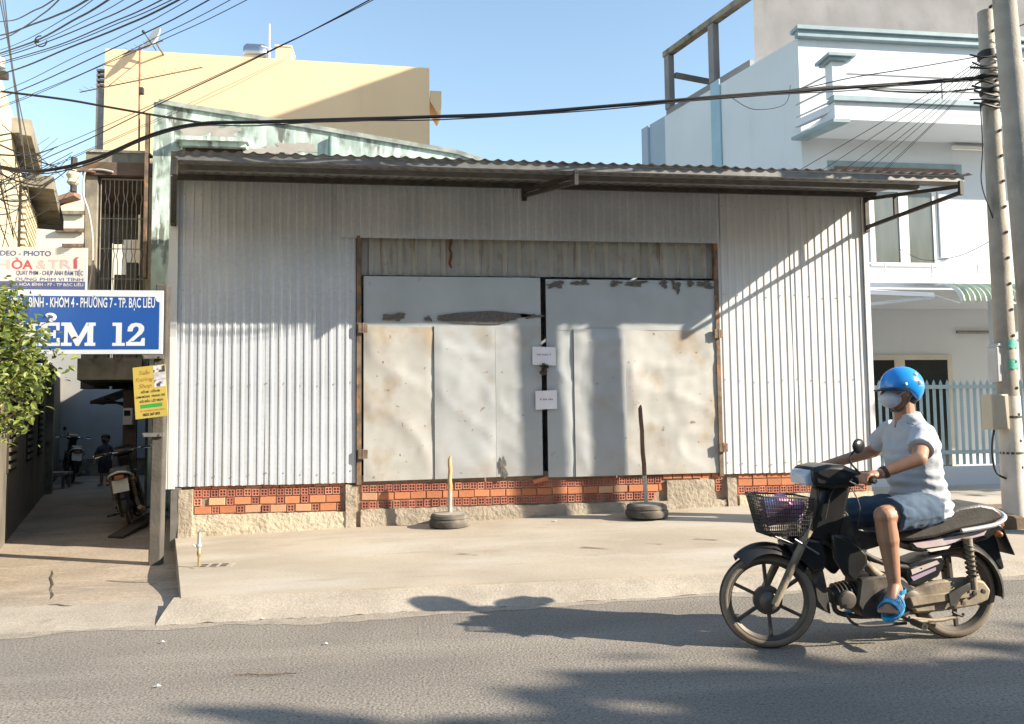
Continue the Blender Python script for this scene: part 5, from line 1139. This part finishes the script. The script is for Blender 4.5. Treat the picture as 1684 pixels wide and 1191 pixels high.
    c = bp(1448, 984); obj('clutch_cover', MB().lathe(V((c.x, YBK-.08, c.z)), (0, -1, 0), [(.085, 0), (.085, .03), (.07, .05), (.03, .055), (.025, .06)], 24), bdul, bk, smooth=True, ang=35)
    c = bp(1412, 968); d = bp(1372, 978); mb = MB(); dr = (d-c).normalized()
    for i in range(7): mb.lathe(c.lerp(d, i/6.5), dr, [(.05, 0), (.068, .001), (.068, .007), (.05, .008)], 16)
    obj('cylinder_fins', mb.tube([c, d+dr*.03], .05, 14), bdul, bk, smooth=True, ang=30)
    c = bp(1382, 982); obj('head_cover', MB().lathe(V((c.x, YBK-.05, c.z)), (0, -1, 0), [(.055, 0), (.055, .03), (.045, .04), (.015, .045)], 18), alu, bk, smooth=True, ang=35)
    c = bp(1483, 980); obj('sprocket_cover', MB().lathe(V((c.x, YBK-.075, c.z)), (0, -1, 0), [(.055, 0), (.055, .03), (.03, .04)], 18), alu, bk, smooth=True, ang=35)
    tb('intake_duct', [(1412, 918, .03), (1428, 938, .05), (1446, 950, .05)], .03, dust); tb('carburettor', [(1405, 895, .0), (1412, 925, .02)], .035, bdul)
    for i, (x, y) in enumerate(((1394, 908), (1402, 930), (1388, 930), (1420, 905))): c = bp(x, y, .07); obj('fitting', MB().ball(c, (.012+.004*i, .015, .010)), chr_ if i % 2 else bdul, bk, smooth=True)
    tb('frame_tube', [(1385, 850, .045), (1405, 900, .05), (1450, 925, .06), (1500, 930, .08)], .017, bdul, mirror=True); tb('frame_tube', [(1440, 885, .07), (1445, 930, .07)], .008, dust); tb('frame_tube', [(1462, 885, .07), (1460, 935, .07)], .008, dust)
    tb('exhaust_pipe', [(1380, 990, -.06), (1392, 1014, -.09), (1450, 1022, -.12), (1520, 1012, -.15)], .016, bdul); tb('muffler', [(1505, 1008, -.16), (1560, 998, -.17), (1640, 975, -.17)], [.03, .04, .04, .04, .04, .04, .04, .035, .03], dust)
    tb('guard_bar', [(1376, 1003, .1), (1384, 1016, .13), (1410, 1020, .13), (1470, 1016, .12)], .009, bdul)
    # seat, tail and panels
    pr('seat', [(1430, 872), (1475, 867), (1505, 857), (1533, 840), (1558, 829), (1590, 824), (1612, 828), (1626, 838), (1628, 850), (1600, 860), (1560, 868), (1520, 880), (1480, 886), (1440, 884)], -.115, .115, seatm, .032)
    tb('grab_rail', [(1556, 868, .135), (1590, 862, .14), (1614, 856, .135), (1630, 846, .11), (1633, 839, .0), (1630, 846, -.11), (1614, 856, -.135), (1556, 868, -.135)], .014, mat('polished_rail', (.74, .74, .72), None, 8, rough=.38, metal=.5))
    tail = pr('tail_cover', [(1478, 888), (1520, 882), (1560, 871), (1625, 856), (1634, 866), (1604, 884), (1560, 894), (1500, 904), (1480, 902)], -.10, .10, bblk, .015)
    pr('decal', [(1484, 889), (1520, 884), (1560, 876), (1604, 866), (1598, 876), (1548, 888), (1536, 892), (1500, 897), (1490, 895)], .098, .104, pink, 0, tail)
    pr('decal', [(1506, 899), (1545, 893), (1540, 898), (1512, 903)], .09, .103, mat('white_decal', (.7, .68, .65), None, 5), 0, tail)
    sc_ = pr('side_cover', [(1478, 924), (1510, 912), (1534, 908), (1540, 920), (1528, 944), (1495, 960), (1478, 958)], -.09, .09, bblk, .015)
    pr('decal', [(1482, 932), (1524, 917), (1528, 922), (1484, 940)], .088, .095, pink, 0, sc_); pr('decal', [(1482, 944), (1522, 928), (1522, 933), (1486, 950)], .088, .095, mat('violet_decal', (.36, .28, .40), None, 5), 0, sc_)
    for s in (1, -1):
        sh = obj('shock_absorber', MB().tube([V((bp(1568, 880).x, YBK-s*.12, bp(1568, 880).z)), V((bp(1578, 962).x, YBK-s*.125, bp(1578, 962).z))], [.027, .02], 12), dust, bk, smooth=True)
        a, b = V((bp(1568, 886).x, YBK-s*.12, bp(1568, 886).z)), V((bp(1576, 945).x, YBK-s*.124, bp(1576, 945).z)); obj('spring', MB().tube([a.lerp(b, i/60)+V((.03*math.cos(i*.8), .03*math.sin(i*.8), 0)) for i in range(61)], .005, 5), bdul, sh, smooth=True)
    pr('chain_case', [(1478, 966), (1520, 950), (1570, 944), (1600, 950), (1611, 965), (1607, 981), (1585, 991), (1535, 999), (1490, 1003), (1480, 990)], .062, .10, dust, .015)
    for s_ in (1, -1): pr('swingarm', [(1475, 975), (1570, 962), (1576, 974), (1480, 990)], .105, .125, dust, .006, side=s_)
    for x, y in ((1592, 965), (1578, 968), (1560, 984)): c = bp(x, y); obj('bolt', MB().lathe(V((c.x, YBK-.12, c.z)), (0, -1, 0), [(.014, 0), (.014, .014), (.006, .015)], 8), bdul, bk)
    pr('linkage', [(1535, 968), (1570, 950), (1578, 955), (1556, 972), (1548, 990), (1538, 988)], .126, .135, bdul, .003)
    # rear mudguard
    c = bp(1566, 968); c.z = .28; mb = MB(); n = 14
    for i in range(n+1):
        t = math.radians(112-i*8.6); R_ = .325
        for s in range(7): u = (s-3)/3; mb.v.append(c+V((math.cos(t)*(R_-.05*abs(u)**2.2), -u*.07, math.sin(t)*(R_-.05*abs(u)**2.2))))
    for i in range(n):
        for s in range(6): a = i*7+s; mb.f.append((a, a+7, a+8, a+1))
    obj('rear_mudguard', bake(mb, 'x', [('SOLIDIFY', dict(thickness=.006))]), bblk, bk, smooth=True, ang=50)
    pr('tail_bracket', [(1590, 882), (1624, 866), (1634, 888), (1646, 932), (1640, 937), (1622, 915), (1604, 900)], -.035, .035, bblk, .012)
    a, b = bp(1630, 862), bp(1650, 908)
    plt = obj('number_plate', MB().add([V((a.x, YBK-.095, a.z)), V((a.x, YBK+.095, a.z)), V((b.x, YBK+.095, b.z)), V((b.x, YBK-.095, b.z)), V((a.x-.006, YBK-.095, a.z-.002)), V((a.x-.006, YBK+.095, a.z-.002)), V((b.x-.006, YBK+.095, b.z-.002)), V((b.x-.006, YBK-.095, b.z-.002))], [(0, 3, 2, 1), (4, 5, 6, 7), (0, 1, 5, 4), (1, 2, 6, 5), (2, 3, 7, 6), (3, 0, 4, 7)]), mat('plate_white', (.62, .60, .52), None, 8, rough=.5), bk)
    pr('tail_lamp', [(1622, 852), (1638, 850), (1642, 864), (1628, 868)], -.06, .06, amber, .012)
    for s in (1, -1): c = bp(1612, 872); obj('indicator', MB().ball(V((c.x, YBK-s*.15, c.z)), (.022, .03, .02)), amber, bk, smooth=True)
    for s in (1, -1):
        c = bp(1466, 1008); fp = obj('footrest', MB().tube([V((c.x, YBK-s*.06, c.z)), V((c.x, YBK-s*.31, c.z))], .012, 8).tube([V((c.x, YBK-s*.2, c.z)), V((c.x, YBK-s*.31, c.z))], .020, 10), bdul, bk, smooth=True)
    tb('gear_lever', [(1440, 1006, .11), (1462, 1010, .14), (1500, 1012, .14)], .008, dust); tb('centre_stand', [(1480, 1010, .09), (1520, 1014, .09), (1556, 1008, .09)], .012, dust, mirror=True); tb('stand_foot', [(1548, 1000, .1), (1562, 1006, .1), (1566, 1002, .1)], .008, bdul)
    for i, (a, b, c) in enumerate((((1376, 790, .05), (1352, 810, .1), (1345, 850, .085)), ((1384, 792, .06), (1400, 830, .09), (1398, 890, .05)), ((1340, 800, .02), (1338, 830, .06), (1350, 870, .05)))): tb('control_cable', [a, b, c], .004, bdul, n=5)
    return bk
bike = make_motorcycle('motorcycle', 'black underbone motorcycle with a front basket being ridden along the road')
parked = copy_tree(bike)                               # before the basket goes on
parked2 = copy_tree(bike)
def bplate(o):
    for ch in o.children:
        if ch.name.startswith('number_plate'): return ch
pl_ = bplate(bike); pl_.material_slots[0].link = 'OBJECT'; pl_.material_slots[0].material = bblk
# basket (open wire mesh) and the stays that carry it
xa_, xb_ = bp(1240, 815).x, bp(1322, 830).x; zt_, zb_ = bp(1280, 818).z, bp(1270, 878).z
def bpt(u, w, v): k = .80+.20*v; xm = (xa_+xb_)/2+.02*(1-v); return V((xm+(u-.5)*(xb_-xa_)*k, YBK-w*.12*k, zb_+(zt_-zb_)*v+(.02 if u < .5 else 0)*v))
mb = MB(); wr = .0026
for v in (0, .1, .2, .3, .4, .5, .6, .7, .8, .9):
    ring = [bpt(0, -1, v), bpt(0, 1, v), bpt(1, 1, v), bpt(1, -1, v), bpt(0, -1, v)]
    for a, b in zip(ring, ring[1:]): mb.tube([a, b], wr, 4)
for i in range(21):
    u = i/20
    for w in (-1, 1): mb.tube([bpt(u, w, 0), bpt(u, w, 1)], wr, 4)
    mb.tube([bpt(u, -1, 0), bpt(u, 1, 0)], wr, 4)
for i in range(17):
    w = -1+i/8
    for u in (0, 1): mb.tube([bpt(u, w, 0), bpt(u, w, 1)], wr, 4)
    mb.tube([bpt(0, w, 0), bpt(1, w, 0)], wr, 4)
bsk = obj('basket', mb, bdul, bike)
mb = MB(); ring = [bpt(0, -1, 1), bpt(0, 1, 1), bpt(1, 1, 1), bpt(1, -1, 1), bpt(0, -1, 1)]
for a, b in zip(ring, ring[1:]): mb.tube([a, b], .006, 6)
obj('rim', mb, bdul, bsk, smooth=True)
for s in (1, -1):
    f_ = lambda x, y, w: V((bp(x, y).x, YBK-s*w, bp(x, y).z))
    obj('basket_stay', MB().tube([f_(1262, 878,   .1), f_(1292, 890, .1)], .004, 6), greyst, bike); obj('basket_stay', MB().tube([f_(1292, 882, .11), f_(1331, 906, .11)], .006, 6), greyst, bike); obj('basket_stay', MB().tube([f_(1310, 885, .11), f_(1322, 845, .1)], .007, 6), chr_, bike)
# bundle in the basket
mb = MB(); rd = random.Random(8); c = (bpt(.5, 0, .45))
for i in range(14): mb.ball(c+V((rd.uniform(-.08, .09), rd.uniform(-.065, .065), rd.uniform(-.04, .13))), (rd.uniform(.035, .06), rd.uniform(.04, .06), rd.uniform(.03, .045)))
bd = bake(mb, 'x', [('REMESH', dict(mode='VOXEL', voxel_size=.008)), ('SMOOTH', dict(iterations=4, factor=.5))])
for v_ in bd.v: v_ += V((nzv(*(v_*22)), nzv(*(v_*22+V((5, 1, 2)))), nzv(*(v_*22+V((9, 4, 7))))))*.012
tag(obj('cloth_bundle', bd, mat('patterned_cloth', (.62, .30, .45), (.42, .38, .58), 9, rough=.8, lo=.45, hi=.55, stain=((.02, .02, .022), 7, .60, (1, 1, 1), 1, .03), stain2=((.60, .07, .08), 8, .60, (1, 1, 1), 1, .03)), smooth=True), 'bundle of pink, violet and black cloth lying in the motorcycle basket', 'cloth')
# parked motorcycles in the alley
white_plate = bpy.data.materials['plate_white']
q = on_alley(212, 868)
tag(parked, 'dark motorcycle parked leaning in the alley with its number plate facing out', 'motorcycle', 'motorcycles parked in the alley')
parked.location = (q.x, q.y+.1, -.07); parked.rotation_euler = (.0, math.radians(-3), math.radians(90+180+4)); parked.rotation_euler = (math.radians(11), 0, math.radians(-76))
q = on_alley(118, 795)
tag(parked2, 'small dark motorcycle standing by the left wall deep in the alley', 'motorcycle', 'motorcycles parked in the alley')
parked2.location = (q.x, q.y, -.06); parked2.rotation_euler = (math.radians(-5), 0, math.radians(-62))
obj('reflector', MB().lathe(bp(1640, 960, -.17), (1, 0, 0), [(.022, 0), (.022, .01), (.034, .012), (.034, 0)], 16), chr_, bike) if False else None

# ---------------------------------------------------------------- people
skin = mat('skin', (.40, .215, .135), (.35, .18, .11), 12, rough=.5)
def remesh(mb, vox=.007, it=3, wr=0.0, ws=14):
    o = bake(mb, 'x', [('REMESH', dict(mode='VOXEL', voxel_size=vox)), ('SMOOTH', dict(iterations=it, factor=.5))])
    if wr:
        for v_ in o.v: s = V((v_.x*ws, v_.y*ws, v_.z*ws*1.7)); v_ += V((nzv(*s), nzv(*(s+V((7, 1, 3)))), nzv(*(s+V((2, 9, 5))))))*wr
    return o
J = dict(hip=bp(1514, 838), Lhip=bp(1524, 836, .1), Lknee=bp(1455, 849, .27), Lank=bp(1471, 962, .26), Rhip=bp(1500, 836, -.1), Rknee=bp(1374, 848, -.24), Rank=bp(1412, 955, -.2),
         Lsh=bp(1517, 713, .185), Lel=bp(1512, 754, .37), Rsh=bp(1464, 707, -.185), Rel=bp(1436, 742, -.36), neck=bp(1489, 688), head=bp(1479, 643), chest=bp(1496, 752), waist=bp(1506, 800))
GX, GZ = 2.568, 1.004
J['Lwr'] = V((GX+.075, YBK-.315, GZ+.03)); J['Rwr'] = V((GX+.075, YBK+.315, GZ+.03))
rider = thing('person', 'rider in blue helmet, white mask, pale shirt and navy shorts gripping the handlebars', 'person', J['hip'])
mb = MB()
mb.cap(J['hip'], J['waist'], .12, .11).cap(J['waist'], J['chest'], .11, .115).cap(J['chest'], J['neck']-V((0, 0, .03)), .10, .055)
mb.cap(J['neck']-V((0, 0, .03)), J['head']-V((-.02, 0, .05)), .062, .06)
for s in 'LR':
    mb.cap(J[s+'sh'], J[s+'el'], .055, .042).cap(J[s+'el'], J[s+'wr'], .043, .028)
    mb.cap(J[s+'hip'], J[s+'knee'], .085, .062).cap(J[s+'knee'], J[s+'knee'].lerp(J[s+'ank'], .35), .058, .06).cap(J[s+'knee'].lerp(J[s+'ank'], .3), J[s+'ank'], .058, .034)
h = J['head']
mb.ball(h+V((.012, 0, .02)), (.095, .078, .10)).ball(h+V((-.035, 0, -.05)), (.058, .056, .065)).ball(h+V((-.045, 0, -.0)), (.055, .062, .06))
mb.cap(h+V((-.093, 0, .012)), h+V((-.112, 0, -.022)), .011, .017)
for s in (1, -1): mb.ball(h+V((.015, -s*.078, -.015)), (.02, .012, .032))
def hand(wr, side):                                    # palm on top of the grip, fingers curled over its front
    w = wr.copy(); pc_ = V((GX+.022, w.y, GZ+.026)); mb.cap(w, pc_, .027, .026); mb.ball(pc_, (.040, .044, .020))
    for i, (dy, L) in enumerate(((-.034, .9), (-.012, 1.0), (.011, .96), (.033, .8))):
        y = w.y+dy; k = V((GX-.008, y, GZ+.030)); a = V((GX-.030, y, GZ+.012*L)); b = V((GX-.030*L, y, GZ-.014)); c_ = V((GX-.006, y, GZ-.026*L)); mb.cap(pc_+V((-.01, dy*.8, .004)), k, .0115, .0105, 8).cap(k, a, .0105, .0098, 8).cap(a, b, .0098, .009, 8).cap(b, c_, .009, .008, 8)
    t0 = pc_+V((.01, side*.035, -.004)); t1 = V((GX+.018, w.y+side*.062, GZ-.008)); t2 = V((GX-.008, w.y+side*.066, GZ-.020)); mb.cap(t0, t1, .014, .0115, 8).cap(t1, t2, .0115, .009, 8)
hand(J['Lwr'], 1); hand(J['Rwr'], -1)
FT = {}
for s, heel, ball_ in (('L', bp(1478, 982, .235), bp(1462, 1001, .375)), ('R', bp(1425, 975, -.18), bp(1395, 990, -.23))):
    d = (ball_-heel).normalized(); sd_ = d.cross(V((0, 0, 1))).normalized(); FT[s] = (heel, ball_, d, sd_)
    mb.cap(J[s+'ank'], heel+V((0, 0, .015)), .036, .034).cap(heel+V((0, 0, .01)), ball_, .032, .034).cap(J[s+'ank'], ball_-d*.05+V((0, 0, .018)), .034, .026)
    for i in range(5): o_ = (i-2)*.0185; L_ = (.052, .054, .050, .044, .036)[i if s == 'R' else 4-i]; mb.cap(ball_+sd_*o_*.9, ball_+sd_*o_+d*L_-V((0, 0, .004)), .0115, .0098 if i not in (0, 4) else .011, 8)
obj('body', remesh(mb, .0055, 2), skin, rider, smooth=True)
# clothes
shirtm = mat('pale_shirt', (.47, .49, .53), (.42, .44, .48), 5, rough=.9, bump=.25, bscale=16, stretch=(1, 1, 2.2), bdist=.02)
def loft(mb, rings, n=24):
    k = len(mb.v)
    for c, rx, ry, d in rings:
        a = V((0, 1, 0)); b = a.cross(d.normalized()).normalized()
        for j in range(n): t = 2*math.pi*j/n; cx = math.cos(t); sx_ = math.sin(t); mb.v.append(c+b*(rx*math.copysign(abs(cx)**.85, cx))+a*(ry*math.copysign(abs(sx_)**.85, sx_)))
    for i in range(len(rings)-1):
        for j in range(n): x, y = k+i*n+j, k+i*n+(j+1) % n; mb.f.append((x, y, y+n, x+n))
    mb.f.append(tuple(k+j for j in reversed(range(n)))); mb.f.append(tuple(k+(len(rings)-1)*n+j for j in range(n))); return mb
U = (J['neck']-J['hip']).normalized(); hp = J['hip']
mb = MB(); L_ = (J['neck']-hp).length
loft(mb, [(hp-U*.03+V((.015, 0, 0)), .155, .185, U), (hp+U*.06+V((.01, 0, 0)), .145, .178, U), (hp+U*L_*.35, .138, .172, U), (hp+U*L_*.6, .142, .19, U), (hp+U*L_*.80+V((.01, 0, 0)), .118, .20, U), (hp+U*L_*.90+V((.012, 0, 0)), .095, .17, U), (hp+U*L_*.96+V((.014, 0, 0)), .078, .115, U), (hp+U*(L_+.035)+V((.016, 0, 0)), .066, .074, U)])
for s in 'LR':
    a, b = J[s+'sh'], J[s+'el']; e = a.lerp(b, .66); mb.tube([a+(a-b).normalized()*.06+V((0, 0, -.01)), a, a.lerp(e, .5), e], [.05, .068, .072, .074], 16)
sm_ = remesh(mb, .0065, 5, .008, 10)
for v_ in sm_.v:                                       # folds gathering at the waist and across the back
    t_ = (v_-hp).dot(U); rd_ = (v_-hp)-U*t_
    if t_ < .34 and rd_.length > .02: v_ += rd_.normalized()*.009*math.sin(t_*85+4*nzv(*(v_*6))+rd_.x*14)*(1-t_/.34)
    elif rd_.length > .02: v_ += rd_.normalized()*.004*math.sin(t_*45+rd_.x*40+5*nzv(*(v_*7)))
sh_ = obj('shirt', sm_, shirtm, rider, smooth=True)
c = bp(1503, 697, .13); obj('shirt_mark', MB().obox(bp(1497, 697, .145), V((.02, .0, -.006)), V((0, .004, 0)), V((0, 0, .003))), bdul, sh_)
c = hp+U*(L_-.035); nk = MB(); nk.prism([c+V((-.048, -.035, .07)), c+V((-.048, .035, .07)), c+V((-.088, 0, -.025))], (.03, 0, .0)); obj('neckline', nk, skin, sh_, bevel=.006)
mb = MB()
mb.ball(hp+V((0, 0, -.005)), (.145, .175, .105))
for s in 'LR': a, b = J[s+'hip'], J[s+'knee']; e = a.lerp(b, .88); mb.tube([a+(a-b).normalized()*.05, a, a.lerp(e, .5), e], [.085, .112, .106, .098], 18)
obj('shorts', remesh(mb, .008, 4, .010, 16), mat('navy_denim', (.040, .070, .115), (.065, .10, .15), 7, rough=.9, bump=.3, bscale=40, stain=((.11, .15, .21), 4, .56, (1, 1, 1), .6, .15)), rider, smooth=True)
sanm = mat('blue_sandal', (.012, .26, .55), (.015, .32, .62), 9, rough=.45)
for s in 'LR':
    heel, ball_, d, sd_ = FT[s]; nrm = sd_.cross(d).normalized(); nrm = nrm if nrm.z > 0 else -nrm
    a, b = heel-d*.035-nrm*.034, ball_+d*.062-nrm*.036; pts = []
    for i in range(20):
        t = 2*math.pi*i/20; u = .5-.5*math.cos(t); wv = math.sin(t)*(.036+.014*u)*(1.15); pts.append(a.lerp(b, u)+sd_*wv)
    so = obj('sandal', MB().prism(pts, -nrm*.022), sanm, rider, bevel=.006)
    for f, rr, wd in ((.62, .053, .042), (.84, .055, .045), (.42, .050, .026)):
        c = heel.lerp(ball_+d*.03, f)-nrm*.02; st_ = MB(); m = 9
        for i in range(m):
            t = math.pi*i/(m-1); rz_ = .058 if f > .5 else .072
            for e in (-1, 1): st_.v.append(c+sd_*(rr*math.cos(t))+nrm*(rz_*math.sin(t))+d*(wd/2*e))
        for i in range(m-1): st_.f.append((2*i, 2*i+1, 2*i+3, 2*i+2))
        obj('strap', bake(st_, 'x', [('SOLIDIFY', dict(thickness=.006, offset=1))]), sanm, so, smooth=True)
    c = J[s+'ank'].lerp(heel, .45); ax = (heel-J[s+'ank']).normalized(); obj('strap', MB().lathe(c-d*.004, (sd_.cross(d)), [(.047, -.012), (.050, -.012), (.050, .012), (.047, .012)], 18, closed=True), sanm, so)
# helmet, mask, straps, hair, watch, eyes
hm = MB(); hc = h+V((.018, 0, .028)); hm.ball(hc, (.131, .114, .124), None, 36, 22)
for v_ in hm.v:
    r_ = v_-hc; zmin = -.03-.085*max(0, min(1, (r_.x+.02)/.11))
    if r_.z < zmin: v_.z = hc.z+zmin+(r_.z-zmin)*.06; k = .93; v_.x = hc.x+r_.x*1.0; v_.y = hc.y+r_.y
hel = obj('helmet', hm, mat('helmet_blue', (.014, .25, .70), (.016, .27, .74), 4, rough=.18, spec=.7), rider, smooth=True, ang=55)
br = MB(); n = 13
for i in range(n):
    t = math.radians(100+160*i/(n-1))
    for k in (0, 1): br.v.append(hc+V((math.cos(t)*(.128+.05*k*abs(math.cos(t))), math.sin(t)*(.112+.006*k), -.016-.012*k)))
for i in range(n-1): br.f.append((2*i, 2*i+2, 2*i+3, 2*i+1))
obj('visor', bake(br, 'x', [('SOLIDIFY', dict(thickness=.008))]), bblk, hel, smooth=True)
for dx, dz, r_ in ((.03, .07, .012), (.045, .02, .015), (-.045, .012, .010)):
    rr = V((dx, -(max(.0001, 1-(dx/.136)**2-(dz/.128)**2))**.5*.118, dz)); obj('decal', MB().ball(hc+rr, (r_, .004, r_*.9), Matrix.Rotation(-dx*5, 3, 'Z')), white, hel, smooth=True)
mk = MB(); mc = h+V((-.062, 0, -.048)); mk.ball(mc, (.068, .066, .058), None, 24, 16)
for v_ in mk.v:
    r_ = v_-mc
    if r_.x < 0: v_.x = mc.x+r_.x*(1+.12*max(0, 1-abs(r_.z)/.03)); v_.y = mc.y+r_.y*(1-.18*min(1, -r_.x/.06))
mask = obj('face_mask', mk, mat('mask_white', (.66, .69, .76), (.60, .63, .70), 9, rough=.8, bump=.2, bscale=30), rider, smooth=True)
for s in (1, -1):
    obj('ear_loop', MB().tube([mc+V((.02, -s*.06, .02)), h+V((.012, -s*.082, .012))], .003, 5), white, mask); obj('eye', MB().ball(h+V((-.085, -s*.032, .022)), (.010, .014, .007)), blt, rider, smooth=True)
    obj('chin_strap', MB().tube(smoothpts([h+V((.02, -s*.088, .0)), h+V((.005, -s*.078, -.06)), h+V((-.03, -s*.045, -.115)), h+V((-.05, 0, -.122))], 4), .0065, 6), bdul, hel, smooth=True)
obj('hair', MB().ball(h+V((.050, 0, -.025)), (.062, .080, .075)), mat('black_hair', (.012, .011, .010), (.03, .027, .025), 60, rough=.6, stretch=(1, 1, .3)), rider, smooth=True)
a = J['Lwr'].lerp(J['Lel'], .12); obj('watch', MB().lathe(a, J['Lel']-J['Lwr'], [(.033, -.012), (.037, -.012), (.037, .012), (.033, .012)], 18, closed=True), bblk, rider)
# child at the far end of the alley
q = on_alley(172, 799); s = 1.05
ch_ = thing('person', 'small child in dark clothes standing at the far end of the alley', 'person', q)
def cq(x, y, z): return q+V((x*s, y*s, z*s))
mb = MB()
for e in (-1, 1): mb.cap(cq(e*.065, 0, .06), cq(e*.06, .01, .28), .032, .04, 10).cap(cq(e*.06, .01, .28), cq(e*.05, 0, .5), .042, .06, 10).cap(cq(e*.065, .02, .035), cq(e*.08, -.09, .025), .03, .025, 8).cap(cq(e*.13, 0, .76), cq(e*.18, .01, .60), .035, .03, 8).cap(cq(e*.18, .01, .60), cq(e*.19, -.05, .46), .028, .022, 8).ball(cq(e*.19, -.06, .43), .028)
mb.cap(cq(0, 0, .52), cq(0, 0, .72), .10, .11).cap(cq(0, 0, .75), cq(0, 0, .86), .05, .04).ball(cq(0, 0, .94), (.082, .09, .105)); obj('body', remesh(mb, .012, 2), skin, ch_, smooth=True)
mb = MB().cap(cq(0, 0, .50), cq(0, 0, .74), .115, .122)
for e in (-1, 1): mb.cap(cq(e*.11, 0, .76), cq(e*.17, .01, .64), .05, .045, 8)
obj('shirt', remesh(mb, .014, 3), mat('dark_check', (.10, .09, .11), (.05, .06, .09), 14, rough=.9), ch_, smooth=True)
mb = MB()
for e in (-1, 1): mb.tube([cq(e*.05, 0, .52), cq(e*.065, .01, .26)], [.085, .075], 12)
obj('shorts', remesh(mb, .014, 3), mat('dark_cotton', (.05, .055, .07), None, 8, rough=.9), ch_, smooth=True)
obj('hair', MB().ball(cq(0, .012, .975), (.092, .098, .09)), bdul, ch_, smooth=True)
